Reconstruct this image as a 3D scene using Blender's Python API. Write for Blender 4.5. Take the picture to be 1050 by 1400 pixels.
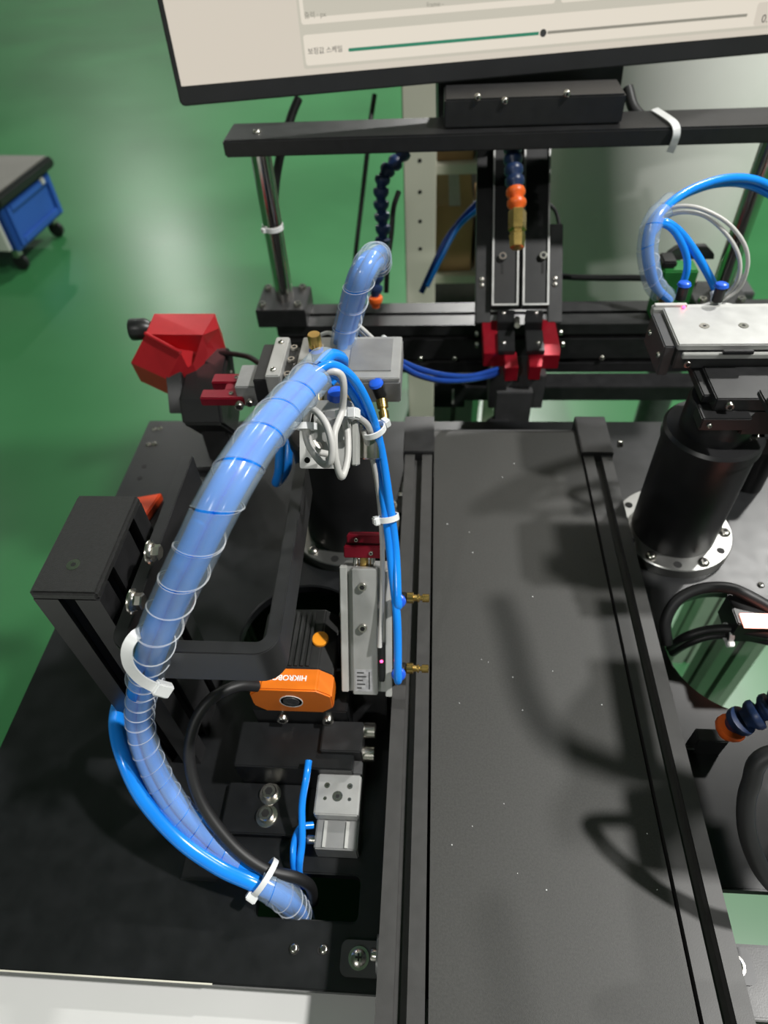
import bpy, bmesh, math, random
from mathutils import Vector, Matrix, Euler
random.seed(7)
PI = math.pi
for o in list(bpy.data.objects): bpy.data.objects.remove(o, do_unlink=True)
SC = bpy.context.scene
C = SC.collection
# ------------------------------------------------------------------ camera, world, exposure
F_PX, CAM_H = 909.1, 0.56          # table top is z = 0, floor is z = -0.85
PITCH, YAW, ROLL = math.radians(47.349), math.radians(-6.148), math.radians(-3.848)
FWD = Vector((math.sin(YAW)*math.cos(PITCH), math.cos(YAW)*math.cos(PITCH), -math.sin(PITCH)))
_r = FWD.cross(Vector((0, 0, 1))).normalized(); _u = _r.cross(FWD)
RT = _r*math.cos(ROLL) + _u*math.sin(ROLL); UP = -_r*math.sin(ROLL) + _u*math.cos(ROLL)
cd = bpy.data.cameras.new('camera'); cam = bpy.data.objects.new('camera', cd); C.objects.link(cam)
cam.matrix_world = Matrix(((RT.x, UP.x, -FWD.x, 0), (RT.y, UP.y, -FWD.y, 0), (RT.z, UP.z, -FWD.z, CAM_H), (0, 0, 0, 1)))
cd.sensor_fit = 'VERTICAL'; cd.sensor_height = 36; cd.lens = F_PX*36/1400
cd.clip_start = 0.01; cd.clip_end = 60
cd.dof.use_dof = True; cd.dof.focus_distance = 0.42; cd.dof.aperture_fstop = 8
SC.camera = cam
SC.view_settings.view_transform = 'Standard'; SC.view_settings.look = 'None'
SC.view_settings.gamma = 1; SC.view_settings.use_curve_mapping = False
SC.view_settings.exposure = 0.42
w = bpy.data.worlds.new('world'); SC.world = w; w.use_nodes = True
w.node_tree.nodes['Background'].inputs[0].default_value = (.9, .95, 1, 1)
w.node_tree.nodes['Background'].inputs[1].default_value = 0.25
# high-bay lamps hang from the ceiling, the last an added front fill: (x, y, z, watts)
LAMPS = [(1.9, .15, 3.0, 122), (.55, 5.6, 3.0, 180), (2.1, 2.6, 3.0, 85), (-2.3, 4.4, 3.0, 13), (-4.0, 9.4, 3.0, 85), (-6.5, 5.0, 3.0, 35), (-1.3, -2.3, 3.0, 34)]

# ------------------------------------------------------------------ photo measuring helpers
def ray(x, y): return RT*((x-525)/F_PX) - UP*((y-700)/F_PX) + FWD
O = Vector((0, 0, CAM_H))
def at(x, y, h): d = ray(x, y); return O + d*((h-CAM_H)/d.z)
def atY(x, y, Y): d = ray(x, y); return O + d*(Y/d.y)
def ad(x, y, d): return O + ray(x, y)*d
def V(*a): return Vector(a)

# ------------------------------------------------------------------ materials
MATS = {}
def mat(name, col, rough=.5, metal=0, noise=None, bump=None, alpha=1, trans=0, spec=.5, emit=None, coat=0, sss=0):
    m = bpy.data.materials.new(name); m.use_nodes = True; nt = m.node_tree; b = nt.nodes['Principled BSDF']
    b.inputs['Base Color'].default_value = (*col, 1); b.inputs['Roughness'].default_value = rough
    b.inputs['Metallic'].default_value = metal; b.inputs['Specular IOR Level'].default_value = spec
    b.inputs['Alpha'].default_value = alpha; b.inputs['Transmission Weight'].default_value = trans
    b.inputs['Coat Weight'].default_value = coat
    if sss: b.inputs['Subsurface Weight'].default_value = sss; b.inputs['Subsurface Radius'].default_value = (.004, .004, .004)
    if emit: b.inputs['Emission Color'].default_value = (*emit[:3], 1); b.inputs['Emission Strength'].default_value = emit[3]
    tc = nt.nodes.new('ShaderNodeTexCoord')
    if noise:
        sc, amt = noise[:2]
        n = nt.nodes.new('ShaderNodeTexNoise'); n.inputs['Scale'].default_value = sc; n.inputs['Detail'].default_value = 4
        nt.links.new(tc.outputs['Object'], n.inputs['Vector'])
        r = nt.nodes.new('ShaderNodeValToRGB')
        r.color_ramp.elements[0].position = .3; r.color_ramp.elements[1].position = .7
        r.color_ramp.elements[0].color = (*[c*(1-amt) for c in col], 1); r.color_ramp.elements[1].color = (*[min(1, c*(1+amt)) for c in col], 1)
        nt.links.new(n.outputs['Fac'], r.inputs['Fac']); nt.links.new(r.outputs['Color'], b.inputs['Base Color'])
        if len(noise) > 2:
            mr = nt.nodes.new('ShaderNodeMapRange'); mr.inputs['To Min'].default_value = rough*(1-noise[2]); mr.inputs['To Max'].default_value = rough*(1+noise[2])
            nt.links.new(n.outputs['Fac'], mr.inputs['Value']); nt.links.new(mr.outputs[0], b.inputs['Roughness'])
    if bump:
        n2 = nt.nodes.new('ShaderNodeTexNoise'); n2.inputs['Scale'].default_value = bump[0]; n2.inputs['Detail'].default_value = 3
        nt.links.new(tc.outputs['Object'], n2.inputs['Vector'])
        bp = nt.nodes.new('ShaderNodeBump'); bp.inputs['Strength'].default_value = bump[1]; bp.inputs['Distance'].default_value = bump[2] if len(bump) > 2 else .0005
        nt.links.new(n2.outputs['Fac'], bp.inputs['Height']); nt.links.new(bp.outputs[0], b.inputs['Normal'])
    MATS[name] = m
    return m
mat('floor_epoxy', (.03, .14, .048), .34, noise=(1.3, .15, .2), bump=(2.2, .12, .01))
mat('ceiling_paint', (.4, .41, .41), .8, noise=(2, .04)); mat('wall_paint', (.5, .51, .49), .75, noise=(2, .05))
mat('plate_black', (.008, .0085, .0095), .36, noise=(60, .2, .15), bump=(900, .05))
mat('anodised_black', (.016, .016, .017), .4, noise=(80, .2, .12), bump=(1500, .05))
mat('rail_black', (.042, .041, .04), .46, noise=(90, .1, .1), bump=(1200, .06))
mat('cap_black', (.02, .02, .02), .4, noise=(500, .3), bump=(1600, .55, .0006))
mat('plastic_black', (.012, .012, .013), .38, noise=(60, .15)); mat('rubber_black', (.011, .011, .012), .5, noise=(40, .2))
mat('hole_black', (.004, .004, .004), .7, noise=(50, .1))
mat('sink_black', (.018, .018, .018), .5, noise=(120, .2)); mat('grey_dark', (.07, .07, .072), .45, .3, noise=(60, .12))
mat('chrome', (.62, .6, .57), .16, 1, noise=(25, .06)); mat('steel', (.62, .59, .54), .25, 1, noise=(60, .12, .3))
mat('aluminium', (.48, .48, .47), .42, .55, noise=(70, .06, .15), bump=(900, .05)); mat('aluminium_dark', (.3, .3, .3), .45, .5, noise=(60, .1))  # two aluminium tones, the second a darker grey
mat('plate_grey', (.5, .5, .48), .45, .2, noise=(50, .08)); mat('brass', (.62, .42, .14), .28, 1, noise=(60, .12, .2))
mat('red_anodised', (.42, .012, .028), .3, .55, noise=(40, .08), coat=.2)
mat('red_dark', (.22, .006, .02), .35, .5, noise=(40, .1)); mat('red_bright', (.52, .022, .03), .36, .3, noise=(30, .08))
mat('blue_tube', (.012, .27, .98), .2, noise=(30, .08)); mat('blue_deep', (.01, .05, .28), .25, noise=(30, .1))
mat('blue_fitting', (.02, .12, .72), .3, noise=(30, .06)); mat('locline_blue', (.012, .028, .085), .38, noise=(40, .15))
mat('locline_orange', (.75, .12, .015), .4, noise=(40, .1)); mat('orange_plastic', (.82, .19, .012), .36, noise=(40, .05))
mat('orange_button', (.95, .34, .02), .35, noise=(30, .05)); mat('orange_face', (.58, .13, .015), .42, noise=(40, .06))
mat('cable_grey', (.55, .54, .52), .42, noise=(30, .06)); mat('nylon', (.78, .79, .79), .35, noise=(40, .05), sss=.4)
mat('wrap', (.48, .60, .72), .18, alpha=.2, spec=.7, noise=(20, .04)); mat('wrap_edge', (.9, .92, .94), .4, noise=(20, .03), alpha=.5)
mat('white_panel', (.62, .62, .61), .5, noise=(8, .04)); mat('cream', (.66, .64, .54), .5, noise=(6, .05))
mat('drum_grey', (.78, .78, .74), .4, noise=(5, .06)); mat('cardboard', (.36, .22, .1), .8, noise=(8, .15))
mat('cart_blue', (.02, .085, .36), .45, noise=(5, .1)); mat('cart_grey', (.16, .155, .14), .6, noise=(5, .12)); mat('cart_white', (.62, .63, .58), .5, noise=(4, .08))
mat('green_box', (.02, .17, .035), .45, noise=(40, .1)); mat('label_paper', (.36, .36, .37), .5, noise=(300, .25))
mat('screen', (.02, .02, .02), .35, noise=(5, .05), emit=(.72, .65, .55, .66)); mat('screen_card', (.02, .02, .02), .35, noise=(5, .05), emit=(.8, .73, .62, .7))
mat('screen_gap', (.02, .02, .02), .35, noise=(5, .05), emit=(.64, .6, .5, .64))
mat('ink', (.05, .05, .05), .5, noise=(5, .05)); mat('ink_soft', (.18, .17, .15), .5, noise=(5, .05), emit=(.4, .37, .3, .25)); mat('ink_green', (.01, .05, .03), .5, noise=(5, .05), emit=(.03, .22, .13, .6))
mat('bezel', (.02, .02, .022), .4, noise=(30, .1)); mat('white_ink', (.9, .9, .88), .5, noise=(50, .03))
mat('led_red', (.3, 0, .02), .3, noise=(20, .05), emit=(1, .03, .12, 9)); mat('led_red_glow', (.6, .2, .15), .3, noise=(20, .05), emit=(1, .36, .28, 3.2))
mat('lamp_glow', (.9, .9, .9), .5, noise=(5, .02), emit=(1, .98, .94, 12)); mat('frame_aluminium', (.5, .52, .48), .4, .35, noise=(20, .06))
mat('flange_metal', (.30, .30, .29), .3, .85, noise=(40, .08, .15))
mat('red_orange', (.6, .06, .015), .4, noise=(20, .12))

# ------------------------------------------------------------------ geometry helpers
WM = {}
def thing(name, label, cat, loc=(0, 0, 0), rot=None, group=None):
    o = bpy.data.objects.new(name, None); C.objects.link(o); o.empty_display_size = .01
    o['label'] = label; o['category'] = cat
    if group: o['group'] = group
    R = rot if isinstance(rot, Matrix) else (Euler(rot).to_matrix() if rot else Matrix.Identity(3))
    mw = Matrix.Translation(Vector(loc)) @ R.to_4x4()
    o.matrix_world = mw; WM[o.name] = mw
    return o
def obj(name, bm, m, parent=None, local=False, smooth=True, label=None, bevel=0, mesh=None):
    me = bpy.data.meshes.new(name)
    if parent is not None and not local: bmesh.ops.transform(bm, matrix=WM[parent.name].inverted(), verts=bm.verts)
    bmesh.ops.recalc_face_normals(bm, faces=bm.faces)
    if bevel: bmesh.ops.bevel(bm, geom=[e for e in bm.edges if len(e.link_faces) == 2 and e.calc_face_angle(0) > .6], offset=bevel, segments=2, affect='EDGES', clamp_overlap=True)
    bm.to_mesh(me); bm.free()
    for mm in (m if isinstance(m, (list, tuple)) else [m]): me.materials.append(MATS[mm])
    if smooth:
        me.polygons.foreach_set('use_smooth', [True]*len(me.polygons)); me.set_sharp_from_angle(angle=math.radians(38))
    o = bpy.data.objects.new(name, me); C.objects.link(o)
    if parent is not None: o.parent = parent; WM[o.name] = WM[parent.name]
    else: WM[o.name] = Matrix.Identity(4)
    if label: o['label'] = label
    return o
def single(name, bm, m, label, cat, base, group=None, **k):
    """a thing that is one mesh, origin at its base"""
    bmesh.ops.translate(bm, vec=-Vector(base), verts=bm.verts)
    o = obj(name, bm, m, None, **k); o.location = base; WM[o.name] = Matrix.Translation(Vector(base))
    o['label'] = label; o['category'] = cat
    if group: o['group'] = group
    return o
def nb(): return bmesh.new()
def box(bm, c, s, rot=None, mi=0):
    r = bmesh.ops.create_cube(bm, size=1); M = Matrix.Translation(Vector(c))
    if rot is not None: M = M @ (rot if isinstance(rot, Matrix) else Euler(rot).to_matrix()).to_4x4()
    bmesh.ops.transform(bm, matrix=M @ Matrix.Diagonal((*s, 1)), verts=r['verts'])
    if mi:
        for f in {f for v in r['verts'] for f in v.link_faces}: f.material_index = mi
    return bm
def bx(x0, x1, y0, y1, z0, z1, bm=None):
    return box(bm or nb(), ((x0+x1)/2, (y0+y1)/2, (z0+z1)/2), (abs(x1-x0), abs(y1-y0), abs(z1-z0)))
def frame_of(d):
    d = Vector(d).normalized(); a = Vector((0, 0, 1)) if abs(d.z) < .9 else Vector((1, 0, 0))
    x = a.cross(d).normalized(); return x, d.cross(x), d
def lathe(bm, base, axis, prof, seg=24, mi=0):
    """prof: list of (radius, distance along axis)"""
    x, y, d = frame_of(axis); base = Vector(base); rings = []
    for r, z in prof:
        if r < 1e-7: rings.append([bm.verts.new(base+d*z)])
        else: rings.append([bm.verts.new(base+d*z+(x*math.cos(2*PI*k/seg)+y*math.sin(2*PI*k/seg))*r) for k in range(seg)])
    for a, b in zip(rings, rings[1:]):
        for k in range(seg):
            k2 = (k+1) % seg
            if len(a) == 1 and len(b) == 1: continue
            if len(a) == 1: f = bm.faces.new((a[0], b[k2], b[k]))
            elif len(b) == 1: f = bm.faces.new((a[k], a[k2], b[0]))
            else: f = bm.faces.new((a[k], a[k2], b[k2], b[k]))
            f.material_index = mi
    for rg in (rings[0], rings[-1]):
        if len(rg) > 2: bm.faces.new(rg).material_index = mi
    return bm
def cyl(bm, p0, p1, r, seg=24, ch=0, mi=0):
    p0, p1 = Vector(p0), Vector(p1); L = (p1-p0).length
    pr = [(r-ch, 0), (r, ch), (r, L-ch), (r-ch, L)] if ch else [(r, 0), (r, L)]
    return lathe(bm, p0, p1-p0, pr, seg, mi)
def catmull(pts, n=8):
    P = [Vector(p) for p in pts]; P = [P[0]*2-P[1]] + P + [P[-1]*2-P[-2]]; out = []
    for i in range(1, len(P)-2):
        a, b, c, d = P[i-1:i+3]
        for k in range(n):
            t = k/n
            out.append(.5*((2*b)+(c-a)*t+(2*a-5*b+4*c-d)*t*t+(3*b-a-3*c+d)*t**3))
    out.append(P[-2]); return out
def frames(pts):
    T = [(pts[min(i+1, len(pts)-1)]-pts[max(i-1, 0)]).normalized() for i in range(len(pts))]
    x, y, d = frame_of(T[0]); fr = [(x, y)]
    for i in range(1, len(pts)):
        q = T[i-1].rotation_difference(T[i]); x = (q @ x); x = (x-T[i]*x.dot(T[i])).normalized(); fr.append((x, T[i].cross(x)))
    return T, fr
def tube(bm, pts, r, seg=12, n=8, off=None):
    P = catmull(pts, n) if n else [Vector(p) for p in pts]
    T, fr = frames(P); rings = []
    if off: P = [p+fr[i][0]*off[0]+fr[i][1]*off[1] for i, p in enumerate(P)]
    for i, p in enumerate(P):
        rr = r(i/(len(P)-1)) if callable(r) else r
        rings.append([bm.verts.new(p+(fr[i][0]*math.cos(2*PI*k/seg)+fr[i][1]*math.sin(2*PI*k/seg))*rr) for k in range(seg)])
    for a, b in zip(rings, rings[1:]):
        for k in range(seg): bm.faces.new((a[k], a[(k+1) % seg], b[(k+1) % seg], b[k]))
    bm.faces.new(rings[0]); bm.faces.new(rings[-1]); return bm
def spiral(pts, r, pitch, gap=.06, n=10, th=.0004, seg=26, phase=0):
    """a helical ribbon wound around a path; cut edges carry material 1"""
    bm = nb(); P = catmull(pts, n); T, fr = frames(P); cum = [0]
    for a, b in zip(P, P[1:]): cum.append(cum[-1]+(b-a).length)
    L = cum[-1]
    def loc(s, ang, rad):
        s = min(max(s, 0), L); i = 0
        lo, hi = 0, len(cum)-2
        while lo < hi:
            m_ = (lo+hi+1)//2
            if cum[m_] <= s: lo = m_
            else: hi = m_-1
        i = lo; t = (s-cum[i])/max(1e-9, cum[i+1]-cum[i])
        p = P[i].lerp(P[i+1], t); x = fr[i][0].lerp(fr[i+1][0], t); y = fr[i][1].lerp(fr[i+1][1], t)
        return p+(x*math.cos(ang)+y*math.sin(ang))*rad
    pf = pitch if callable(pitch) else (lambda u: pitch)
    s, k, cols = 0, 0, []
    while s < L - pf(s/L)*.9:
        p = pf(s/L); wd = p*(1-gap); ang = 2*PI*k/seg+phase
        rw = r*(1+.018*math.sin(k*.37))
        col = []
        for q in range(5): col.append(bm.verts.new(loc(s+wd*q/4, ang, rw + (.0003 if q == 4 else 0))))
        inn = [bm.verts.new(loc(s+wd*q/4, ang, rw-th)) for q in range(5)]
        cols.append((col, inn)); s += p/seg; k += 1
    for (a, ai), (b, bi) in zip(cols, cols[1:]):
        for q in range(4):
            bm.faces.new((a[q], a[q+1], b[q+1], b[q])); bm.faces.new((ai[q+1], ai[q], bi[q], bi[q+1]))
        bm.faces.new((a[0], b[0], bi[0], ai[0])).material_index = 1; bm.faces.new((b[4], a[4], ai[4], bi[4])).material_index = 1
    for (a, ai) in (cols[0], cols[-1]):
        for q in range(4): bm.faces.new((a[q], a[q+1], ai[q+1], ai[q])).material_index = 1
    return bm
def prism(bm, poly, axis, a0, a1, origin=(0, 0, 0), mi=0):
    """poly: 2-D points; axis 'x','y' or 'z' is the extrusion direction"""
    o = Vector(origin)
    def mk(p, t): return o+(Vector((t, p[0], p[1])) if axis == 'x' else Vector((p[0], t, p[1])) if axis == 'y' else Vector((p[0], p[1], t)))
    A = [bm.verts.new(mk(p, a0)) for p in poly]; B = [bm.verts.new(mk(p, a1)) for p in poly]; n = len(poly)
    fs = [bm.faces.new(A), bm.faces.new(B[::-1])]
    for k in range(n): fs.append(bm.faces.new((A[k], A[(k+1) % n], B[(k+1) % n], B[k])))
    for f in fs: f.material_index = mi
    return bm
def rrect(x0, x1, y0, y1, r, n=5):
    out = []
    for cx, cy, a0 in ((x1-r, y0+r, -90), (x1-r, y1-r, 0), (x0+r, y1-r, 90), (x0+r, y0+r, 180)):
        for k in range(n+1): a = math.radians(a0+90*k/n); out.append((cx+r*math.cos(a), cy+r*math.sin(a)))
    return out
def circ(cx, cy, r, n=32): return [(cx+r*math.cos(2*PI*k/n), cy+r*math.sin(2*PI*k/n)) for k in range(n)]
def plate_holes(outer, holes, z0, z1):
    """flat plate with holes: top and bottom filled, walls all round"""
    bm = nb(); loops = []
    for lp in [outer]+holes:
        vs = [bm.verts.new((x, y, z1)) for x, y in lp]; loops.append([bm.edges.new((vs[k], vs[(k+1) % len(vs)])) for k in range(len(vs))])
    ed = [e for l in loops for e in l]
    r = bmesh.ops.triangle_fill(bm, edges=ed, use_beauty=True, use_dissolve=False)
    fs = [g for g in r['geom'] if isinstance(g, bmesh.types.BMFace)]
    ex = bmesh.ops.extrude_face_region(bm, geom=fs); vs = [g for g in ex['geom'] if isinstance(g, bmesh.types.BMVert)]
    bmesh.ops.translate(bm, vec=(0, 0, z0-z1), verts=vs); return bm
def notch(w=.008, wide=.013, d=.009, lip=.002):
    return [(-w/2, 0), (-w/2, -lip), (-wide/2, -lip), (-wide/2, -d*.6), (-w/2, -d), (w/2, -d), (wide/2, -d*.6), (wide/2, -lip), (w/2, -lip), (w/2, 0)]
def tslot(wx, wy, bot=(), right=(), top=(), left=(), nt=None):
    """T-slot cross section centred on 0; each side takes slot centres along it"""
    N = nt or notch(); hx, hy = wx/2, wy/2; P = [(-hx, -hy)]
    for c in sorted(bot): P += [(c+x, -hy-y) for x, y in N]
    P.append((hx, -hy))
    for c in sorted(right): P += [(hx+y, c+x) for x, y in N]
    P.append((hx, hy))
    for c in sorted(top, reverse=True): P += [(c-x, hy+y) for x, y in N]
    P.append((-hx, hy))
    for c in sorted(left, reverse=True): P += [(-hx-y, c-x) for x, y in N]
    return P
# fasteners: shared meshes, one object each
FM = {}
def fast_mesh(kind):
    if kind in FM: return FM[kind]
    bm = nb()
    if kind == 'socket':      # cap screw, head radius 1
        lathe(bm, (0, 0, 0), (0, 0, 1), [(1, 0), (1, .95), (.9, 1.1), (.62, 1.1)], 20)
        lathe(bm, (0, 0, .35), (0, 0, 1), [(.6, 0), (.6, .755)], 6, 1)
    elif kind == 'button':
        lathe(bm, (0, 0, 0), (0, 0, 1), [(1, 0), (.97, .25), (.75, .55), (.45, .66)], 20)
        lathe(bm, (0, 0, .2), (0, 0, 1), [(.42, 0), (.42, .462)], 6, 1)
    elif kind == 'flange':    # hex flange bolt with washer
        lathe(bm, (0, 0, 0), (0, 0, 1), [(1.25, 0), (1.25, .18), (1.05, .3), (.95, .5)], 24)
        lathe(bm, (0, 0, .45), (0, 0, 1), [(.82, 0), (.82, .62), (.7, .74)], 6)
        lathe(bm, (0, 0, .6), (0, 0, 1), [(.42, .02), (.42, .5), (.3, .58)], 16)
    elif kind == 'counter':
        lathe(bm, (0, 0, -.15), (0, 0, 1), [(.9, 0), (1, .17), (.42, .17)], 24)
        lathe(bm, (0, 0, -.12), (0, 0, 1), [(.4, 0), (.4, .143)], 6, 1)
    elif kind == 'washered':  # cap screw on two stacked washers
        lathe(bm, (0, 0, 0), (0, 0, 1), [(1.5, 0), (1.55, .06), (1.5, .14), (1.3, .16), (1.3, .3), (1.02, .32)], 24)
        lathe(bm, (0, 0, .3), (0, 0, 1), [(1, 0), (1, .85), (.88, 1.0), (.6, 1.0)], 20)
        lathe(bm, (0, 0, .6), (0, 0, 1), [(.58, 0), (.58, .71)], 6, 1)
    elif kind == 'phillips':
        lathe(bm, (0, 0, 0), (0, 0, 1), [(1.35, 0), (1.35, .16), (1, .17), (1, .4), (.7, .62), (0, .7)], 24)
        box(bm, (0, 0, .68), (.85, .2, .1), mi=1); box(bm, (0, 0, .68), (.2, .85, .1), mi=1)
    bmesh.ops.recalc_face_normals(bm, faces=bm.faces)
    me = bpy.data.meshes.new(kind+'_screw'); bm.to_mesh(me); bm.free()
    me.materials.append(MATS['steel']); me.materials.append(MATS['hole_black'])
    me.polygons.foreach_set('use_smooth', [True]*len(me.polygons)); me.set_sharp_from_angle(angle=math.radians(35))
    FM[kind] = me; return me
def screw(parent, kind, loc, axis, r, name='screw', local=False, dark=False):
    o = bpy.data.objects.new(name, fast_mesh(kind)); C.objects.link(o); o.parent = parent
    x, y, d = frame_of(axis); M = Matrix(((x.x, y.x, d.x, loc[0]), (x.y, y.y, d.y, loc[1]), (x.z, y.z, d.z, loc[2]), (0, 0, 0, 1))) @ Matrix.Diagonal((r, r, r, 1))
    o.matrix_basis = M if local else WM[parent.name].inverted() @ M
    WM[o.name] = WM[parent.name]; return o
def text_part(parent, s, size, m, mtx, name='lettering', shear=0, depth=.0002, align='LEFT', bold=0):
    cu = bpy.data.curves.new('t', 'FONT'); cu.body = s; cu.size = size; cu.extrude = depth; cu.shear = shear; cu.align_x = align; cu.offset = bold
    to = bpy.data.objects.new('t', cu); C.objects.link(to)
    dg = bpy.context.evaluated_depsgraph_get(); me = bpy.data.meshes.new_from_object(to.evaluated_get(dg))
    bpy.data.objects.remove(to, do_unlink=True); me.name = name; me.materials.clear(); me.materials.append(MATS[m])
    o = bpy.data.objects.new(name, me); C.objects.link(o); o.parent = parent; o.matrix_basis = mtx; return o
def struct(name, bm, m, **k):
    o = obj(name, bm, m, None, **k); o['kind'] = 'structure'; return o
FLOOR = -.85
# ------------------------------------------------------------------ the hall
struct('floor', bx(-10, 8, -5, 12, FLOOR-.1, FLOOR), 'floor_epoxy', smooth=False)
struct('ceiling', bx(-10, 8, -5, 12, 3.3, 3.4), 'ceiling_paint', smooth=False)
struct('wall_back', bx(-10, 8, 12, 12.1, FLOOR, 3.3), 'wall_paint', smooth=False)
struct('wall_front', bx(-10, 8, -5.1, -5, FLOOR, 3.3), 'wall_paint', smooth=False)
struct('wall_left', bx(-10.1, -10, -5, 12, FLOOR, 3.3), 'wall_paint', smooth=False)
struct('wall_right', bx(8, 8.1, -5, 12, FLOOR, 3.3), 'wall_paint', smooth=False)
for i, (x, y, z, wt) in enumerate(LAMPS):
    t = thing('ceiling_or_fill_lamp', 'round white high bay lamp hanging from the hall ceiling or added fill lamp', 'lamp', (x, y, z), group='high bay lamps on the ceiling and an added fill')  # the last lamp is an added fill, not a known fixture
    obj('housing', lathe(nb(), (x, y, z+.005), (0, 0, 1), [(.2, 0), (.2, .05), (.12, .09), (.08, .2), (.02, .2), (.02, .295)], 24), 'white_panel', t)
    ld = bpy.data.lights.new('lamp_light', 'AREA'); ld.shape = 'DISK'; ld.size = .2; ld.energy = wt; ld.color = (1, .985, .95)
    lo = bpy.data.objects.new('lamp_light', ld); C.objects.link(lo); lo.parent = t

# ------------------------------------------------------------------ machine table
TX0, TX1, TY0, TY1 = -.381, .545, .063, .675
t = thing('machine_table', 'black metal machine table with round and square cut-outs on aluminium legs', 'table', (.08, .37, FLOOR))
hole_l = rrect(-.128, -.051, .105, .136, .005); hole_r = rrect(.208, .29, .104, .14, .005)
top = plate_holes([(TX0, TY0), (TX1, TY0), (TX1, TY1), (TX0, TY1)], [circ(-.125, .345, .062, 40), circ(.287, .345, .066, 40), hole_l, hole_r], -.012, 0)
obj('table_top', top, 'plate_black', t, bevel=.0012)
def leg_profile(x, y, z0, z1, sz=.04):
    bm = nb(); prism(bm, tslot(sz, sz, (0,), (0,), (0,), (0,)), 'z', z0, z1, (x, y, 0)); return bm
for x, y in ((-.355, .65), (.52, .65), (-.355, .09), (.52, .09), (.40, .50), (.475, .57)):
    obj('leg', leg_profile(x, y, FLOOR+.02, -.053), 'frame_aluminium', t, smooth=False)
    obj('foot', lathe(nb(), (x, y, FLOOR), (0, 0, 1), [(.028, 0), (.028, .008), (.008, .014), (.008, .03)], 20), 'rubber_black', t)
for x0, x1, y0, y1 in ((-.375, .54, .068, .108), (-.375, .54, .63, .67)):
    bm = nb(); prism(bm, tslot(.04, .04, (0,), (0,), (0,), (0,)), 'x', x0, x1, (0, (y0+y1)/2, -.033)); obj('frame_beam', bm, 'anodised_black', t, smooth=False)
for x in (-.355, .52):
    bm = nb(); prism(bm, tslot(.04, .04, (0,), (0,), (0,), (0,)), 'y', .109, .629, (x, 0, -.033)); obj('frame_beam', bm, 'frame_aluminium', t, smooth=False)
obj('shade_panel', bx(TX0, TX0+.003, TY0+.02, TY1-.004, FLOOR+.06, -.0125), 'anodised_black', t, smooth=False)  # unseen panels added to keep the space below the top dark
obj('shade_panel', bx(.079, .082, .075, TY1-.05, FLOOR+.04, -.0125), 'anodised_black', t, smooth=False)
obj('shade_panel', bx(TX0+.004, .078, .672, .6745, FLOOR+.12, -.0125), 'anodised_black', t, smooth=False)
obj('shade_panel', bx(TX0+.004, TX1, .0685, .0715, FLOOR+.06, -.054), 'anodised_black', t, smooth=False)
for px_, py_ in ((211, 587), (219, 586), (203, 608), (211, 607), (1040, 800), (402, 1297), (443, 1298)):
    screw(t, 'button', at(px_, py_, 0), (0, 0, 1), .0035)
obj('edge_glint', bx(TX0, -.15, TY0-.0004, TY0+.0006, -.0022, -.0004), 'cream', t, smooth=False, label='painted glint along the front edge')  # cream strip stands in for the reflection on the front chamfer
q0, q1 = at(247, 1203, 0), at(305, 1168, 0)
obj('cover_plate', bx(q0.x, q1.x, q0.y, q1.y, .0001, .0014), 'anodised_black', t, bevel=.0004)
def hole_plug(x, y, r): return lathe(nb(), (x, y, .0001), (0, 0, 1), [(r, 0), (r, .0003)], 16)
for px_, py_ in ((197, 638), (191, 654), (402, 1299), (440, 1299)):
    p = at(px_, py_, 0); obj('tapped_hole', hole_plug(p.x, p.y, .0032), 'hole_black', t)
white = thing('side_desk', 'plain white desk top in front of the machine table', 'desk', (-.35, -.25, FLOOR))
obj('desk_top', bx(-.95, .6, -.6, .0672, -.05, -.0205), 'white_panel', white, bevel=.002)
for x in (-.9, .55):
    for y in (-.55, .02): obj('leg', bx(x-.02, x+.02, y-.02, y+.02, FLOOR, -.05), 'white_panel', white, smooth=False)
# ------------------------------------------------------------------ conveyor
CX0, CX1, RW, CH, CY0, CY1 = -.031, .193, .030, .060, -.2, .607
cv = thing('belt_conveyor', 'dark grey flat belt conveyor between two black slotted rails', 'conveyor', (.081, .3, 0))
bm = nb(); prism(bm, rrect(CY0+.02, CY1-.012, .012, CH-.0016, .012), 'x', CX0+RW+.0022, CX1-RW-.0022)
mat('belt', (.037, .0365, .034), .52, noise=(700, .18), bump=(1800, .18, .0004))
obj('belt', bm, 'belt', cv)
for x in (CX0, CX1-RW):
    bm = nb(); prism(bm, [(p[0], p[1]) for p in tslot(RW, CH, (), (-.015, .015), (0,), (-.015, .015), notch(.0082, .0135, .009))], 'y', CY0, CY1-.03, (x+RW/2, 0, CH/2))
    obj('side_rail', bm, 'rail_black', cv, smooth=False)
    obj('end_block', bx(x-.002, x+RW+.002, CY1-.062, CY1, .0, CH+.004), 'anodised_black', cv, bevel=.001)
bm = nb(); cyl(bm, (CX0+RW-.001, CY1-.02, .034), (CX1-RW+.001, CY1-.02, .034), .02, 24); obj('end_roller', bm, 'grey_dark', cv)
bm = nb()
for k in range(20):      # lint lying on the belt
    box(bm, (random.uniform(.006, .155), random.uniform(.1, .59), CH-.0013), (random.uniform(.0003, .0009), random.uniform(.0003, .001), .0003), (0, 0, random.uniform(0, 3)))
lint = obj('lint', bm, 'nylon', cv, smooth=False); lint['kind'] = 'stuff'
for px_, py_ in ((845, 602),): screw(cv, 'socket', atY(845, 607, .55), (1, 0, 0), .004)
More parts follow.
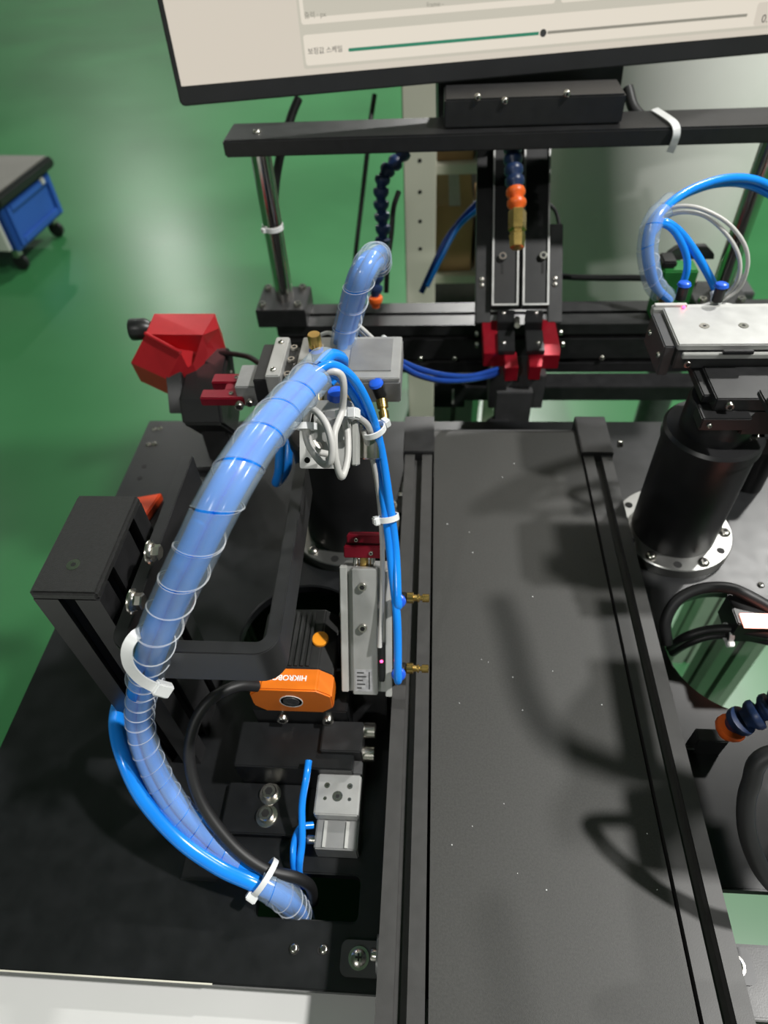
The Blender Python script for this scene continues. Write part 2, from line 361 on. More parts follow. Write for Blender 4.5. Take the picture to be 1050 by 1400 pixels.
def angle_bracket(label, x, y, sx):
    """x is the rail face it is screwed to, sx the side it stands on"""
    a = thing('angle_bracket', label, 'bracket', (x+sx*.014, y, 0), group='angle brackets of the conveyor')
    bm = nb(); prism(bm, rrect(min(x, x+sx*.03), max(x, x+sx*.03), y-.011, y+.011, .005), 'z', 0, .003); obj('foot_plate', bm, 'grey_dark', a)
    bm = nb(); prism(bm, rrect(y-.011, y+.011, .001, .034, .006), 'x', x, x+sx*.003); obj('upright_plate', bm, 'aluminium_dark', a)
    screw(a, 'phillips', (x+sx*.017, y, .003), (0, 0, 1), .0055); screw(a, 'socket', (x+sx*.003, y, .02), (sx, 0, 0), .004)
    return a
angle_bracket('grey angle bracket with cross-head screw at the left front foot of the conveyor', CX0, .083, -1)
angle_bracket('grey angle bracket at the right front foot of the conveyor', CX1, .092, 1)
angle_bracket('small angle bracket at the right rear foot of the conveyor', CX1, .525, 1)
angle_bracket('small angle bracket at the left rear foot of the conveyor', CX0, .52, -1)

# ------------------------------------------------------------------ capped profile posts
def post(label, x0, x1, y0, y1, h, kind='profile_post', near=1):
    p = thing(kind, label, 'post', ((x0+x1)/2, (y0+y1)/2, 0))
    bm = nb(); prism(bm, tslot(x1-x0, y1-y0, (0,), (-.02, .02), (0,), (-.02, .02), notch(.0105, .017, .012)), 'z', 0, h-.007, ((x0+x1)/2, (y0+y1)/2, 0))
    obj('profile', bm, 'anodised_black', p, smooth=False)
    obj('end_cap', bx(x0-.0005, x1+.0005, y0-.0005, y1+.0005, h-.007, h), 'cap_black', p, bevel=.0018)
    screw(p, 'counter', ((x0+x1)/2-.001, y0+.021, h+.0002), (0, 0, 1), .0042)
    return p
post('black slotted post with textured end cap at the left of the table', -.2365, -.1955, .2165, .2965, .25)
post('black slotted post standing right of the conveyor', .3575, .3985, .2165, .2965, .25)

# ------------------------------------------------------------------ U-shaped bracket
UH, UT = .235, .0085
def u_path(inset, f):
    r = .014-inset; x0, x1, y0 = -.1845+inset, -.0860-inset, .188+inset; out = [(x0, .352)]
    for k in range(9): a = PI+PI/2*k/8; out.append((x0+r+r*math.cos(a), y0+r+r*math.sin(a)))
    for k in range(9): a = 1.5*PI+PI/2*k/8; out.append((x1-r+r*math.cos(a), y0+r+r*math.sin(a)))
    out.append((x1-.004, .345)); return [(f(x), y) for x, y in out]
def u_bracket(label, f):
    ub = thing('u_shaped_bracket', label, 'bracket', (f(-.137), .19, .2))
    bm = nb(); prism(bm, u_path(0, f)+u_path(UT, f)[::-1], 'z', UH-.031, UH); obj('bent_bar', bm, 'anodised_black', ub, bevel=.0006)
    bm = nb(); prism(bm, [(.21, UH-.033), (.21, UH-.052), (.335, UH-.052), (.352, UH-.03), (.352, UH-.002), (.21, UH-.002)], 'x', f(-.1843), f(-.1765)); obj('side_plate', bm, 'anodised_black', ub, bevel=.0006)
    bm = nb(); prism(bm, rrect(.225, .318, UH-.030, UH-.021, .0044), 'x', f(-.1764), f(-.1758)); obj('slot', bm, 'grey_dark', ub)
    for px_, py_ in ((204, 755), (180, 822)):
        d = ray(px_, py_); q = O + d*(-.1755/d.x)
        screw(ub, 'flange', (f(q.x), q.y, q.z), (f(1)-f(0), 0, 0), .0062, name='flange_bolt')
    return ub
u_bracket('black U-shaped flat bar bracket bolted to the capped post', lambda x: x)
u_bracket('black U-shaped flat bar bracket on the right slotted post', lambda x: .162-x)
vm = thing('shadow_block', 'unseen black block added on the right bracket to shade the belt', 'valve', (.30, .39, .2))  # unseen block with coils, added to shade the far half of the belt
obj('block', bx(.255, .345, .3535, .425, .236, .285), 'plastic_black', vm, bevel=.002)
obj('shadow_block_base', bx(.2485, .35, .3525, .43, .23, .2355), 'anodised_black', vm, bevel=.001); obj('shadow_block_side', bx(.3365, .3463, .3525, .40, .2, .2295), 'anodised_black', vm, bevel=.001)
for x in (.27, .29, .31, .33): obj('coil', bx(x-.008, x+.008, .36, .385, .2855, .315), 'plate_grey', vm, bevel=.001)  # coils of the added shadow block
cb = thing('shadow_box', 'unseen black box added on the right slotted post for its shadow', 'box', (.3, .17, .205))  # unseen box added to throw a blocky shadow across the belt
obj('case', bx(.243, .352, .133, .1865, .203, .233), 'plastic_black', cb, bevel=.002); obj('shadow_box_tab', bx(.3525, .39, .15, .2160, .21, .23), 'anodised_black', cb, bevel=.001)  # case and tab of the added shadow box
# ------------------------------------------------------------------ cable ties
def cable_tie(label, c, axis, r, head, w=.0042, ry=None, hs=(.0065, .006, .0048), parent=None, tail=.0):
    x, y, d = frame_of(axis); c = Vector(c)
    hd = Vector(head).normalized(); hd = (hd-d*hd.dot(d)).normalized(); yy = d.cross(hd)
    ry = ry or r
    bm = nb(); n = 32; rings = []
    for k in range(n):
        a = 2*PI*k/n; p = c+hd*(math.cos(a)*r)+yy*(math.sin(a)*ry); nrm = (hd*math.cos(a)/r+yy*math.sin(a)/ry).normalized()
        rings.append([bm.verts.new(p+d*(s*w/2)+nrm*q) for s, q in ((-1, -.0005), (1, -.0005), (1, .0006), (-1, .0006))])
    for k in range(n):
        A, B = rings[k], rings[(k+1) % n]
        for j in range(4): bm.faces.new((A[j], A[(j+1) % 4], B[(j+1) % 4], B[j]))
    t = thing('cable_tie', label, 'cable tie', c, group='white cable ties')
    obj('band', bm, 'nylon', t)
    R = Matrix((yy, d, hd)).transposed()
    obj('head', box(nb(), c+hd*(r+.0018), hs, R), 'nylon', t, bevel=.0008)
    if tail: obj('tail', box(nb(), c+hd*(r+.002)+yy*(tail/2+.003), (tail, w*.8, .001), R), 'nylon', t)
    return t

def tie_ribbon(label, pts, w, nrm, hs=None, thick=.0011):
    P_ = catmull(pts, 8); T_, _f = frames(P_); bm = nb(); rings = []
    for p, t_ in zip(P_, T_):
        wd = Vector(nrm).cross(t_).normalized(); n_ = t_.cross(wd)
        rings.append([bm.verts.new(p+wd*(a*w/2)+n_*(b*thick/2)) for a, b in ((-1, -1), (1, -1), (1, 1), (-1, 1))])
    for A_, B_ in zip(rings, rings[1:]):
        for k in range(4): bm.faces.new((A_[k], A_[(k+1) % 4], B_[(k+1) % 4], B_[k]))
    bm.faces.new(rings[0]); bm.faces.new(rings[-1])
    t = thing('cable_tie', label, 'cable tie', P_[-1], group='white cable ties'); obj('band', bm, 'nylon', t)
    if hs:
        wd = Vector(nrm).cross(T_[-1]).normalized()
        obj('head', box(nb(), P_[-1], hs, Matrix((T_[-1], wd, T_[-1].cross(wd))).transposed()), 'nylon', t, bevel=.001)
    return t
# ------------------------------------------------------------------ main hose bundle
HP = [ad(*q) for q in ((447, 497, .405), (428, 516, .392), (398, 549, .37), (352, 603, .338), (305, 678, .322), (262, 765, .333), (232, 828, .352), (212, 878, .37), (196, 935, .425), (191, 985, .46), (206, 1040, .478), (240, 1100, .488), (290, 1152, .495), (338, 1190, .495), (380, 1218, .495), (402, 1240, .508), (412, 1262, .535))]
hb = thing('spiral_wrapped_hose', 'thick bundle of blue air tubes in clear spiral wrap arching over the bracket', 'hose', HP[-1])
obj('spiral_wrap', spiral(HP[:9], .0116, lambda u: .0225 if u < .62 else .0225-.0085*(u-.62)/.38, phase=1.2), ['wrap', 'wrap_edge'], hb)
obj('spiral_wrap', spiral(HP[8:14], .0100, .0148, gap=.05), ['wrap', 'wrap_edge'], hb)
obj('spiral_wrap', spiral([HP[13]+V(.008, -.006, .004), HP[14]+V(.004, -.003, .003), HP[15], HP[16]], .0112, .011, gap=.05), ['wrap', 'wrap_edge'], hb)
for k, off in enumerate(((.0048, 0), (-.0024, .0041), (-.0024, -.0041))):
    obj('air_tube', tube(nb(), HP[1:], .0046, 12, 6, off), 'blue_tube', hb)
TUBE_ENDS = []
# tubes that leave the wrap and run down to the pick slide
TUBE_ENDS.append([ad(*q) for q in ((425, 512, .398), (452, 499, .405), (480, 515, .417), (503, 553, .438), (520, 610, .463), (533, 690, .48), (541, 755, .49))])
TUBE_ENDS.append([ad(*q) for q in ((425, 516, .402), (450, 508, .41), (473, 525, .425), (495, 563, .446), (512, 615, .47), (527, 700, .483), (536, 780, .492), (543, 850, .492))])
obj('air_tube', tube(nb(), [ad(*q) for q in ((436, 502, .41), (452, 486, .425), (468, 492, .445), (463, 508, .46), (450, 522, .46))], .0042, 12), 'blue_tube', hb)
MP = [V(.162-p.x, p.y, p.z) for p in HP[:8]]+[V(.340, .2, .17), V(.35, .185, .09), V(.33, .15, .035), V(.295, .126, .018), V(.275, .122, -.02)]
hm = thing('spiral_wrapped_hose', 'spiral-wrapped blue hose arching over the right U-shaped bracket', 'hose', MP[-1])
obj('spiral_wrap', spiral(MP, .0108, .0225), ['wrap', 'wrap_edge'], hm)
for off in ((.0050, 0), (-.0025, .0043), (-.0025, -.0043)): obj('air_tube', tube(nb(), MP, .0048, 12, 6, off), 'blue_tube', hm)
# lower loose tube
LT = [(186, 930, .56), (166, 958, .53), (160, 990, .50), (170, 1035, .487), (196, 1090, .485), (245, 1146, .487), (300, 1185, .487), (350, 1208, .487), (390, 1229, .495), (404, 1248, .52)]
single('air_tube', tube(nb(), [ad(*q) for q in LT], .0062, 14), 'blue_tube', 'thick loose blue air tube sagging below the capped post into the cut-out', 'tube', ad(*LT[-1]))
wt_ = [ad(*q) for q in ((216, 872, .382), (203, 864, .366), (186, 868, .357), (174, 887, .356), (176, 909, .362), (190, 927, .372), (208, 938, .381), (222, 942, .386))]
tie_ribbon('wide white cable tie holding the spiral hose to the U-shaped bracket', wt_, .0062, FWD, (.011, .0085, .006))
cable_tie('white cable tie bunching hose, tube and cable above the cut-out', ad(362, 1199, .487), HP[14]-HP[12], .0135, UP*-1+FWD*-.3, ry=.012, hs=(.008, .008, .006))
cable_tie('white cable tie halfway down the pair of thin blue tubes', ad(531, 708, .483), ad(541, 760, .49)-ad(525, 660, .475), .0075, RT*-1+UP*-.3-FWD*.3, ry=.006)
cable_tie('white cable tie around the thin blue tubes near the grey valve', ad(511, 588, .455), ad(520, 620, .468)-ad(500, 555, .44), .0085, RT*.6+UP*1-FWD*.2, ry=.0065)
# reader cable
RC = [ad(*q) for q in ((352, 938, .51), (325, 938, .50), (290, 955, .49), (266, 990, .487), (259, 1040, .487), (276, 1098, .487), (318, 1155, .487), (362, 1188, .487), (405, 1200, .493), (424, 1212, .505), (428, 1232, .53))]
single('power_cable', tube(nb(), RC, .0044, 12), 'rubber_black', 'black round cable from the orange camera curving into the table cut-out', 'cable', RC[-1])

# ------------------------------------------------------------------ code reader camera on its stage
rd = thing('code_reader', 'industrial camera with orange front, black cooling fins and orange button', 'camera', (-.102, .275, .064))
X0, X1, ZT = -.1395, -.0755, .1
f0, f1, f2 = at(402, 944, ZT).y, at(420, 914, ZT).y, at(430, 832, ZT).y
def oct_(x0, x1, z0, z1, c): return [(x0+c, z0), (x1-c, z0), (x1, z0+c), (x1, z1-c), (x1-c*1.2, z1), (x0+c, z1), (x0, z1-c), (x0, z0+c)]
bm = nb(); prism(bm, oct_(X0, X1, ZT-.036, ZT, .009), 'y', f0, f1)
obj('front_housing', bm, 'orange_plastic', rd, bevel=.0012)
bm = nb(); prism(bm, oct_(X0+.001, X1-.001, ZT-.036, ZT-.001, .009), 'y', f1, f2); body = obj('housing', bm, 'sink_black', rd, bevel=.001)
for k in range(8):
    x = X0+.0105+k*.0046; obj('cooling_fin', bx(x, x+.0022, f1+.002, f2-.004, ZT-.002, ZT+.0012), 'sink_black', rd, smooth=False)
p = at(438, 874, ZT); btn = obj('button', lathe(nb(), (p.x, p.y, ZT-.001), (0, 0, 1), [(.0066, 0), (.0066, .0022), (.006, .0028), (0, .0026)], 28), 'orange_button', rd)
fy = f0-.0001
obj('ring_mark', lathe(nb(), (-.108, fy, ZT-.018), (0, -1, 0), [(.0092, 0), (.0092, .0003), (.0085, .0003), (.0085, 0)], 32), 'white_ink', rd)
pl = obj('screw_plug', lathe(nb(), (-.108, fy, ZT-.018), (0, -1, 0), [(.0066, 0), (.0064, .0006), (.0035, .0006), (.0035, .0002), (0, .0002)], 28), 'grey_dark', rd)
p = at(420, 925, ZT)
tm = Matrix.Translation(Vector((p.x, (f0+f1)/2+.0030, ZT+.0001))-Vector((-.102, .275, .064))) @ Matrix.Rotation(PI, 4, 'Z')
text_part(rd, 'HIKROBOT', .0062, 'white_ink', tm, bold=.00016)
obj('cable_gland', cyl(nb(), (X0-.011, .262, ZT-.02), (X0+.001, .262, ZT-.02), .0062, 20, .001), 'plastic_black', rd)
st = thing('reader_stage', 'low black mounting block under the orange camera', 'mount', (-.105, .26, 0))
obj('block', bx(-.143, -.066, .238, .318, .0, .063), 'plate_black', st, bevel=.001)
obj('front_step', bx(-.155, -.06, .2, .2375, .0, .042), 'plate_black', st, bevel=.001)
obj('foot_plate', bx(-.165, -.1, .16, .1995, .0, .008), 'plate_black', st, bevel=.001)
for px_, py_ in ((386, 976), (447, 974)):
    q = atY(px_, py_, .2375); screw(st, 'socket', (q.x, .2380, .053), (0, -1, 0), .0046)
for px_, py_ in ((365, 1116), (371, 1078)):
    q = at(px_, py_, .008); q.y = min(q.y, .191); screw(st, 'washered', (q.x, q.y, .008), (0, 0, 1), .0058)
for px_, py_, zz in ((481, 998, .035), (478, 1030, .028)):
    q = at(px_, py_, zz); obj('adjusting_knob', cyl(nb(), (-.0598, q.y, zz), (-.044, q.y, zz), .0065, 20, .001), 'steel', st)
# ------------------------------------------------------------------ small linear stage in front
sl = thing('linear_stage', 'small silver linear stage lying on the table near the square cut-out', 'slide', (-.071, .18, 0))
obj('base_rail', bx(-.0865, -.0535, .148, .235, .0, .021), 'aluminium_dark', sl, bevel=.001)
obj('carriage', bx(-.088, -.0535, .169, .2, .0215, .033), 'aluminium', sl, bevel=.001)
obj('rear_plate', bx(-.086, -.0535, .2005, .212, .0215, .032), 'grey_dark', sl, bevel=.001)
obj('upright_plate', bx(-.0865, -.0535, .2122, .2375, .0212, .048), 'anodised_black', sl, bevel=.001)
for dx, dy, r in ((0, 0, .004), (-.009, .008, .0022), (.009, .008, .0022), (-.0095, -.002, .0014), (.0095, -.002, .0014)):
    screw(sl, 'counter', (-.0708+dx, .183+dy, .0332), (0, 0, 1), r)
for x in (-.079, -.062): obj('track', bx(x-.0012, x+.0012, .149, .168, .021, .0225), 'plate_grey', sl, smooth=False)
obj('hose_nipple', cyl(nb(), (-.0935, .157, .012), (-.0865, .157, .012), .0035, 16), 'steel', sl)
for k, P_ in enumerate((((422, 1040, .05), (419, 1062, .048), (413, 1100, .035), (413, 1150, .02), (409, 1188, .006), (413, 1212, -.02)), ((428, 1128, .015), (411, 1132, .018), (402, 1155, .016), (402, 1186, .006), (409, 1212, -.02)))):
    single('thin_air_tube', tube(nb(), [at(*q) for q in P_], .0028, 10), 'blue_tube', ('thin blue tube running from under the camera into the square cut-out', 'short thin blue tube bending from the small linear stage into the cut-out')[k], 'tube', at(*P_[-1]))
p = at(424, 1036, .05)

# ------------------------------------------------------------------ tilted pick slide
b0 = at(503, 950, .078); tilt = math.radians(55)
R = Matrix(((1, 0, 0), (0, math.cos(tilt), -math.sin(tilt)), (0, math.sin(tilt), math.cos(tilt)))) * .92   # local y runs up the slide, z faces out
ps = thing('pick_slide', 'tilted silver pneumatic slide with red gripper beside the conveyor', 'slide', b0, R)
SL = .112
obj('body', bx(-.021, .019, 0, SL, -.026, -.006), 'aluminium', ps, local=True, bevel=.0008)
obj('slide_table', bx(-.0125, .0085, .0005, SL+.001, -.006, .0015), 'aluminium', ps, local=True, bevel=.0008)
obj('side_strip', bx(-.0225, -.0165, .002, SL+.002, -.006, .0), 'plate_grey', ps, local=True, bevel=.0006)
obj('side_strip', bx(.0150, .0205, -.002, SL-.002, -.006, -.001), 'plate_grey', ps, local=True, bevel=.0006)
for y in (.028+.034, .098): screw(ps, 'socket', (-.0035, y, .0008), (0, 0, 1), .0036, local=True)
sn = obj('sensor', bx(.0095, .0142, .012, .046, -.0055, -.0005), 'plastic_black', ps, local=True, bevel=.0005)
obj('indicator', lathe(nb(), (.0118, .031, -.0006), (0, 0, 1), [(.0014, 0), (.0012, .0006), (0, .0009)], 12), 'led_red', sn, local=True, label='glowing red indicator light')
obj('rating_label', bx(-.0105, .004, .004, .024, .0015, .0017), 'label_paper', ps, local=True, smooth=False)
for k, (yy, wd) in enumerate(((.0205, .006), (.017, .008), (.0135, .005), (.010, .007), (.0065, .004))):
    obj('label_print', bx(-.009, -.009+wd, yy, yy+.0012, .0017, .00182), 'ink', ps, local=True, smooth=False)
obj('label_print', bx(.001, .002, .006, .022, .0017, .00182), 'ink', ps, local=True, smooth=False)
obj('jaw', bx(-.019, .012, SL+.009, SL+.019, -.018, -.002), 'red_dark', ps, local=True, bevel=.0008)
obj('jaw', bx(-.017, .012, SL+.0205, SL+.027, -.02, -.006), 'red_dark', ps, local=True, bevel=.0008)
for x in (-.010, .004): obj('guide_rod', cyl(nb(), (x, SL-.001, -.01), (x, SL+.0092, -.01), .0022, 14), 'chrome', ps, local=True)
obj('piston_rod', cyl(nb(), (-.003, SL-.001, -.01), (-.003, SL+.0092, -.01), .0035, 14), 'brass', ps, local=True)
screw(ps, 'socket', (.0035, SL+.0135, -.0022), (0, 0, 1), .0018, local=True); screw(ps, 'socket', (-.009, SL+.0235, -.006), (0, 0, 1), .0016, local=True)
obj('backing_plate', bx(-.027, .0215, -.012, SL-.008, -.035, -.0265), 'anodised_black', ps, local=True, bevel=.001)
for y in (.045, .062): screw(ps, 'button', (-.0238, y, -.0264), (0, 0, 1), .0036, local=True)
for y in (.0185, .083):
    el = obj('elbow_fitting', lathe(nb(), (.0195, y, -.015), (1, 0, 0), [(.004, 0), (.0048, .002), (.0048, .012), (.004, .0125)], 18), 'plastic_black', ps, local=True)
    obj('elbow_stem', cyl(nb(), (.0265, y, -.014), (.0265, y+.004, .0045), .0045, 18), 'plastic_black', el, local=True)
    obj('release_ring', lathe(nb(), (.0265, y+.004, .0045), (0, .18, 1), [(.005, 0), (.0062, .0012), (.0055, .0035), (.0038, .0045)], 20), 'blue_fitting', el, local=True)
    obj('needle_valve', lathe(nb(), (.032, y, -.015), (1, 0, 0), [(.0035, 0), (.0048, .0006), (.0048, .006), (.003, .0065), (.0026, .0095), (.0036, .0098), (.0036, .0112), (.0022, .0114), (.0022, .0135), (.0036, .0137), (.0036, .019), (.003, .0196)], 14), 'brass', el, local=True)
for pts_, y in zip(TUBE_ENDS, (.083, .0185)):
    obj('air_tube', tube(nb(), pts_+[WM[ps.name] @ V(.0265, y+.006, .016), WM[ps.name] @ V(.0265, y+.005, .006)], .0031, 12), 'blue_tube', hb)
single('slide_stand', prism(nb(), [(b0.y+.005, 0), (b0.y+.085, 0), (b0.y+.085, .11), (b0.y+.072, .115), (b0.y+.022, .052)], 'x', -.072, -.037), 'anodised_black', 'black sloping stand carrying the tilted silver slide', 'stand', (-.056, b0.y+.03, 0), bevel=.001)
single('sensor_cable', tube(nb(), [ad(*q) for q in ((497, 588, .45), (512, 640, .47), (520, 700, .487), (523, 760, .497), (522, 830, .502), (519, 885, .505))], .0019, 10), 'cable_grey', 'thin grey sensor cable running down the blue tubes to the slide sensor', 'cable', ad(519, 885, .505))

# ------------------------------------------------------------------ pick arms: column, slide, gripper
def arm(label, cx, cy):
    a = thing('transfer_robot', label, 'robot', (cx, cy, 0))
    fl = obj('base_flange', lathe(nb(), (cx, cy, 0), (0, 0, 1), [(.0595, 0), (.0595, .011), (.0585, .012), (.04, .012)], 48), 'flange_metal', a)
    col = obj('column', lathe(nb(), (cx, cy, .012), (0, 0, 1), [(.0425, 0), (.0425, .125), (.0445, .126), (.0445, .136), (.042, .139), (.027, .139)], 48), 'plastic_black', a)
    obj('neck', lathe(nb(), (cx, cy, .151), (0, 0, 1), [(.031, 0), (.031, .03), (.029, .033), (.024, .034), (.024, .045)], 40), 'plastic_black', a)
    for k in range(6):
        an = math.radians(-68+60*k); x, y = cx+.0515*math.cos(an), cy+.0515*math.sin(an)
        screw(fl, 'button', (x, y, .012), (0, 0, 1), .0058)
        an += math.radians(30); obj('flange_hole', lathe(nb(), (cx+.0515*math.cos(an), cy+.0515*math.sin(an), .0119), (0, 0, 1), [(.0042, 0), (.0042, .0004)], 16), 'hole_black', fl)
    return a
def elbow(a, p, out, up, scale=1.0, valve=True):
    """push-in elbow: black body, blue ring towards `up`, brass valve towards `out`"""
    p = Vector(p); out = Vector(out).normalized(); up = Vector(up).normalized(); s = scale
    e = obj('elbow_fitting', cyl(nb(), p, p+up*.013*s, .0048*s, 16, .0006), 'plastic_black', a)
    obj('release_ring', lathe(nb(), p+up*.013*s, up, [(.005*s, 0), (.0063*s, .0012), (.0055*s, .0035*s), (.0038*s, .0045*s)], 18), 'blue_fitting', e)
    if valve: obj('needle_valve', lathe(nb(), p+out*.003, out, [(.0048*s, 0), (.0048*s, .007), (.003, .0075), (.003, .0095), (.0042, .0098), (.0042, .0165), (.003, .0172)], 12), 'brass', e)
ZT2 = .23
la = arm('black column arm behind the grey valve carrying a silver slide and red jaws', -.095, .485)
obj('top_block', bx(-.125, -.058, .455, .515, .1955, .2045), 'anodised_black', la, bevel=.001)
obj('slide_body', bx(-.119, -.028, .452, .515, .205, ZT2-.004), 'aluminium_dark', la, bevel=.001)
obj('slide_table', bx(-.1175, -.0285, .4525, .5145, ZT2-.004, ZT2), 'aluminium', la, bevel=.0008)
obj('top_plate', bx(-.072, -.036, .462, .509, ZT2, ZT2+.0012), 'aluminium_dark', la, smooth=False)
obj('end_plate', bx(-.1415, -.129, .4535, .512, .203, ZT2+.002), 'aluminium', la, bevel=.001)
obj('end_block', bx(-.129, -.119, .4575, .508, .2, ZT2-.006), 'plastic_black', la, bevel=.001)
obj('side_block', bx(-.1535, -.1415, .456, .51, .2, ZT2-.004), 'plastic_black', la, bevel=.001)
for y in (.4635, .485, .503): screw(la, 'socket', (-.1245, y, ZT2-.006), (0, 0, 1), .0033)
for x, y in ((-.1355, .462), (-.1355, .503)): screw(la, 'button', (x, y, ZT2+.002), (0, 0, 1), .0028)
for x, y in ((-.107, .466), (-.1, .5), (-.05, .5)): screw(la, 'counter', (x, y, ZT2+.0003), (0, 0, 1), .003)
obj('gripper_body', bx(-.172, -.1535, .459, .492, .195, .2165), 'aluminium_dark', la, bevel=.001)
for y0, y1 in ((.457, .470), (.480, .4935)):
    obj('jaw', bx(-.205, -.166, y0, y1, .197, .206) if y0 < .47 else bx(-.2, -.168, y0, y1, .197, .206), 'red_dark', la, bevel=.001)
obj('jaw_bridge', bx(-.186, -.1725, .470, .480, .196, .205), 'red_dark', la, bevel=.0008)
for y in (.4635, .487): screw(la, 'button', (-.178, y, .206), (0, 0, 1), .0022)
screw(la, 'socket', (-.170, .456, .2), (0, -1, 0), .004); screw(la, 'socket', (-.160, .456, .203), (0, -1, 0), .0035)
elbow(la, (-.0445, .4515, .212), (.15, -.7, -.55), (-.25, -.1, 1))
q = at(432, 478, .245); elbow(la, (q.x, q.y, .2305), (0, 0, 1), (0, 0, 1), 1)
obj('knurled_knob', lathe(nb(), (q.x, q.y, .247), (0, 0, 1), [(.003, 0), (.0056, .001), (.0056, .012), (.005, .013), (0, .0132)], 18), 'brass', la)
ra = arm('black column arm right of the conveyor with a silver slide on top', .257, .485)
obj('top_block', bx(.225, .305, .462, .52, .1965, .205), 'anodised_black', ra, bevel=.001)
obj('slide_body', bx(.2075, .37, .499, .557, .2052, ZT2-.006), 'grey_dark', ra, bevel=.001)
obj('slide_table', bx(.2065, .372, .4985, .559, ZT2-.006, ZT2), 'aluminium', ra, bevel=.001)
obj('rear_strip', bx(.199, .372, .5595, .567, ZT2-.01, ZT2-.002), 'plate_grey', ra, bevel=.0008)
obj('front_strip', bx(.2115, .372, .4945, .4983, ZT2-.012, ZT2-.007), 'plate_grey', ra, bevel=.0006)
obj('end_plate', bx(.197, .2062, .502, .556, .196, ZT2-.004), 'grey_dark', ra, bevel=.001)
sb = obj('sensor', bx(.243, .268, .4925, .4958, ZT2-.0065, ZT2-.003), 'plastic_black', ra, bevel=.0005)
for x, y in ((.235, .527), (.268, .527), (.295, .532)): screw(ra, 'counter', (x, y, ZT2+.0003), (0, 0, 1), .0042)
obj('indicator', lathe(nb(), at(935, 420, ZT2+.001), (0, 0, 1), [(.0016, 0), (.0012, .001), (0, .0012)], 12), 'led_red', ra)
obj('clear_strip', bx(.2005, .229, .561, .5655, ZT2-.002, ZT2+.0005), 'cable_grey', ra, bevel=.0004)
for y in (.51, .545): screw(ra, 'button', (.197, y, .212), (-1, 0, 0), .003)
obj('front_bracket', bx(.232, .29, .452, .4985, .196, .209), 'anodised_black', ra, bevel=.001)
obj('stop_block', bx(.222, .262, .442, .462, .183, .196), 'plastic_black', ra, bevel=.001)
screw(ra, 'socket', (.218, .498, .212), (0, -1, 0), .0032); screw(ra, 'socket', (.243, .4515, .203), (0, -1, 0), .0035)
screw(ra, 'button', (.229, .4415, .189), (0, -1, 0), .0022)
p = ad(1012, 556, .56)
kn = obj('hand_knob', lathe(nb(), p, -FWD, [(.004, -.012), (.0125, -.01), (.0125, .004), (.011, .006), (.004, .006), (.0035, .004)], 10), 'plastic_black', ra)
obj('knob_pin', cyl(nb(), ad(1004, 522, .565), ad(1014, 538, .555), .0032, 14, .0004), 'brass', ra)
obj('knob_carrier', bx(.262, .30, .452, .485, .17, .196), 'plastic_black', ra, bevel=.001)
for px_, py_ in ((1002, 597), (1027, 597)): screw(ra, 'socket', ad(px_, py_, .60), (0, -.5, .86), .0048)
obj('clamp_ear', bx(.292, .345, .47, .5, .13, .151), 'plastic_black', ra, bevel=.001)
p = at(1043, 630, .04); obj('side_knob', lathe(nb(), (p.x, p.y, 0), (0, 0, 1), [(.012, 0), (.012, .06), (.010, .062), (.006, .062), (.006, .075)], 18), 'plastic_black', ra)

# ------------------------------------------------------------------ grey valve on the end of the U-shaped bracket
tl = math.radians(48); Rv = Matrix(((1, 0, 0), (0, math.cos(tl), -math.sin(tl)), (0, math.sin(tl), math.cos(tl))))
vo = ad(445, 612, .445)
gv = thing('grey_valve', 'pale grey valve block on a drilled mounting plate above the bracket', 'valve', vo, Rv)
bm = plate_holes(rrect(-.0175, .0165, -.014, .012, .0015), [circ(-.0125, -.0085, .0021, 16), rrect(.000, .006, -.009, -.006, .001)], -.0015, .0)
obj('mounting_plate', bm, 'plate_grey', gv, local=True, bevel=.0004)
obj('body', bx(-.007, .0175, .004, .031, -.016, .006), 'plate_grey', gv, local=True, bevel=.0012)
obj('recess_cover', bx(.000, .014, .014, .024, .006, .0078), 'aluminium_dark', gv, local=True, bevel=.0006)
obj('side_lug', bx(.0176, .022, -.012, .018, -.012, .002), 'plate_grey', gv, local=True, bevel=.0008)
obj('port', lathe(nb(), (-.0065, .0, .0), (0, 0, 1), [(.005, 0), (.005, .002), (.0035, .002), (.0032, .0006), (0, .0006)], 20), 'steel', gv, local=True)
obj('coil', cyl(nb(), (.027, -.008, -.022), (.027, .016, -.022), .0085, 24, .001), 'steel', gv, local=True)
obj('release_ring', lathe(nb(), (.008, .034, .002), (0, .7, .7), [(.006, -.006), (.0066, 0), (.0055, .004), (.003, .005)], 20), 'blue_fitting', gv, local=True)
obj('brass_port', cyl(nb(), (-.004, .031, -.002), (-.004, .036, -.002), .003, 12), 'brass', gv, local=True)
obj('brass_port', cyl(nb(), (.014, .031, -.002), (.014, .036, -.002), .003, 12), 'brass', gv, local=True)
def cab(pts, r, m, label, name='sensor_cable', cat='cable', seg=10):
    P_ = [ad(*q) for q in pts]; return single(name, tube(nb(), P_, r, seg), m, label, cat, P_[-1])
cab(((436, 510, .405), (456, 508, .405), (467, 514, .408), (470, 531, .412), (468, 560, .42), (462, 578, .415), (457, 595, .41), (459, 628, .412), (467, 652, .418), (475, 628, .425), (475, 592, .43), (468, 566, .43)), .0023, 'cable_grey', 'white grey cable hanging as a long narrow loop in front of the grey valve')
cab(((436, 520, .41), (430, 540, .412), (422, 565, .42), (418, 590, .424), (424, 612, .424), (440, 633, .415), (451, 632, .408), (454, 612, .405), (448, 585, .405), (436, 566, .41), (424, 560, .415), (419, 575, .42), (422, 600, .426), (432, 616, .43), (449, 621, .436)), .0023, 'cable_grey', 'white grey cable coiled in a round loop on the left of the valve')
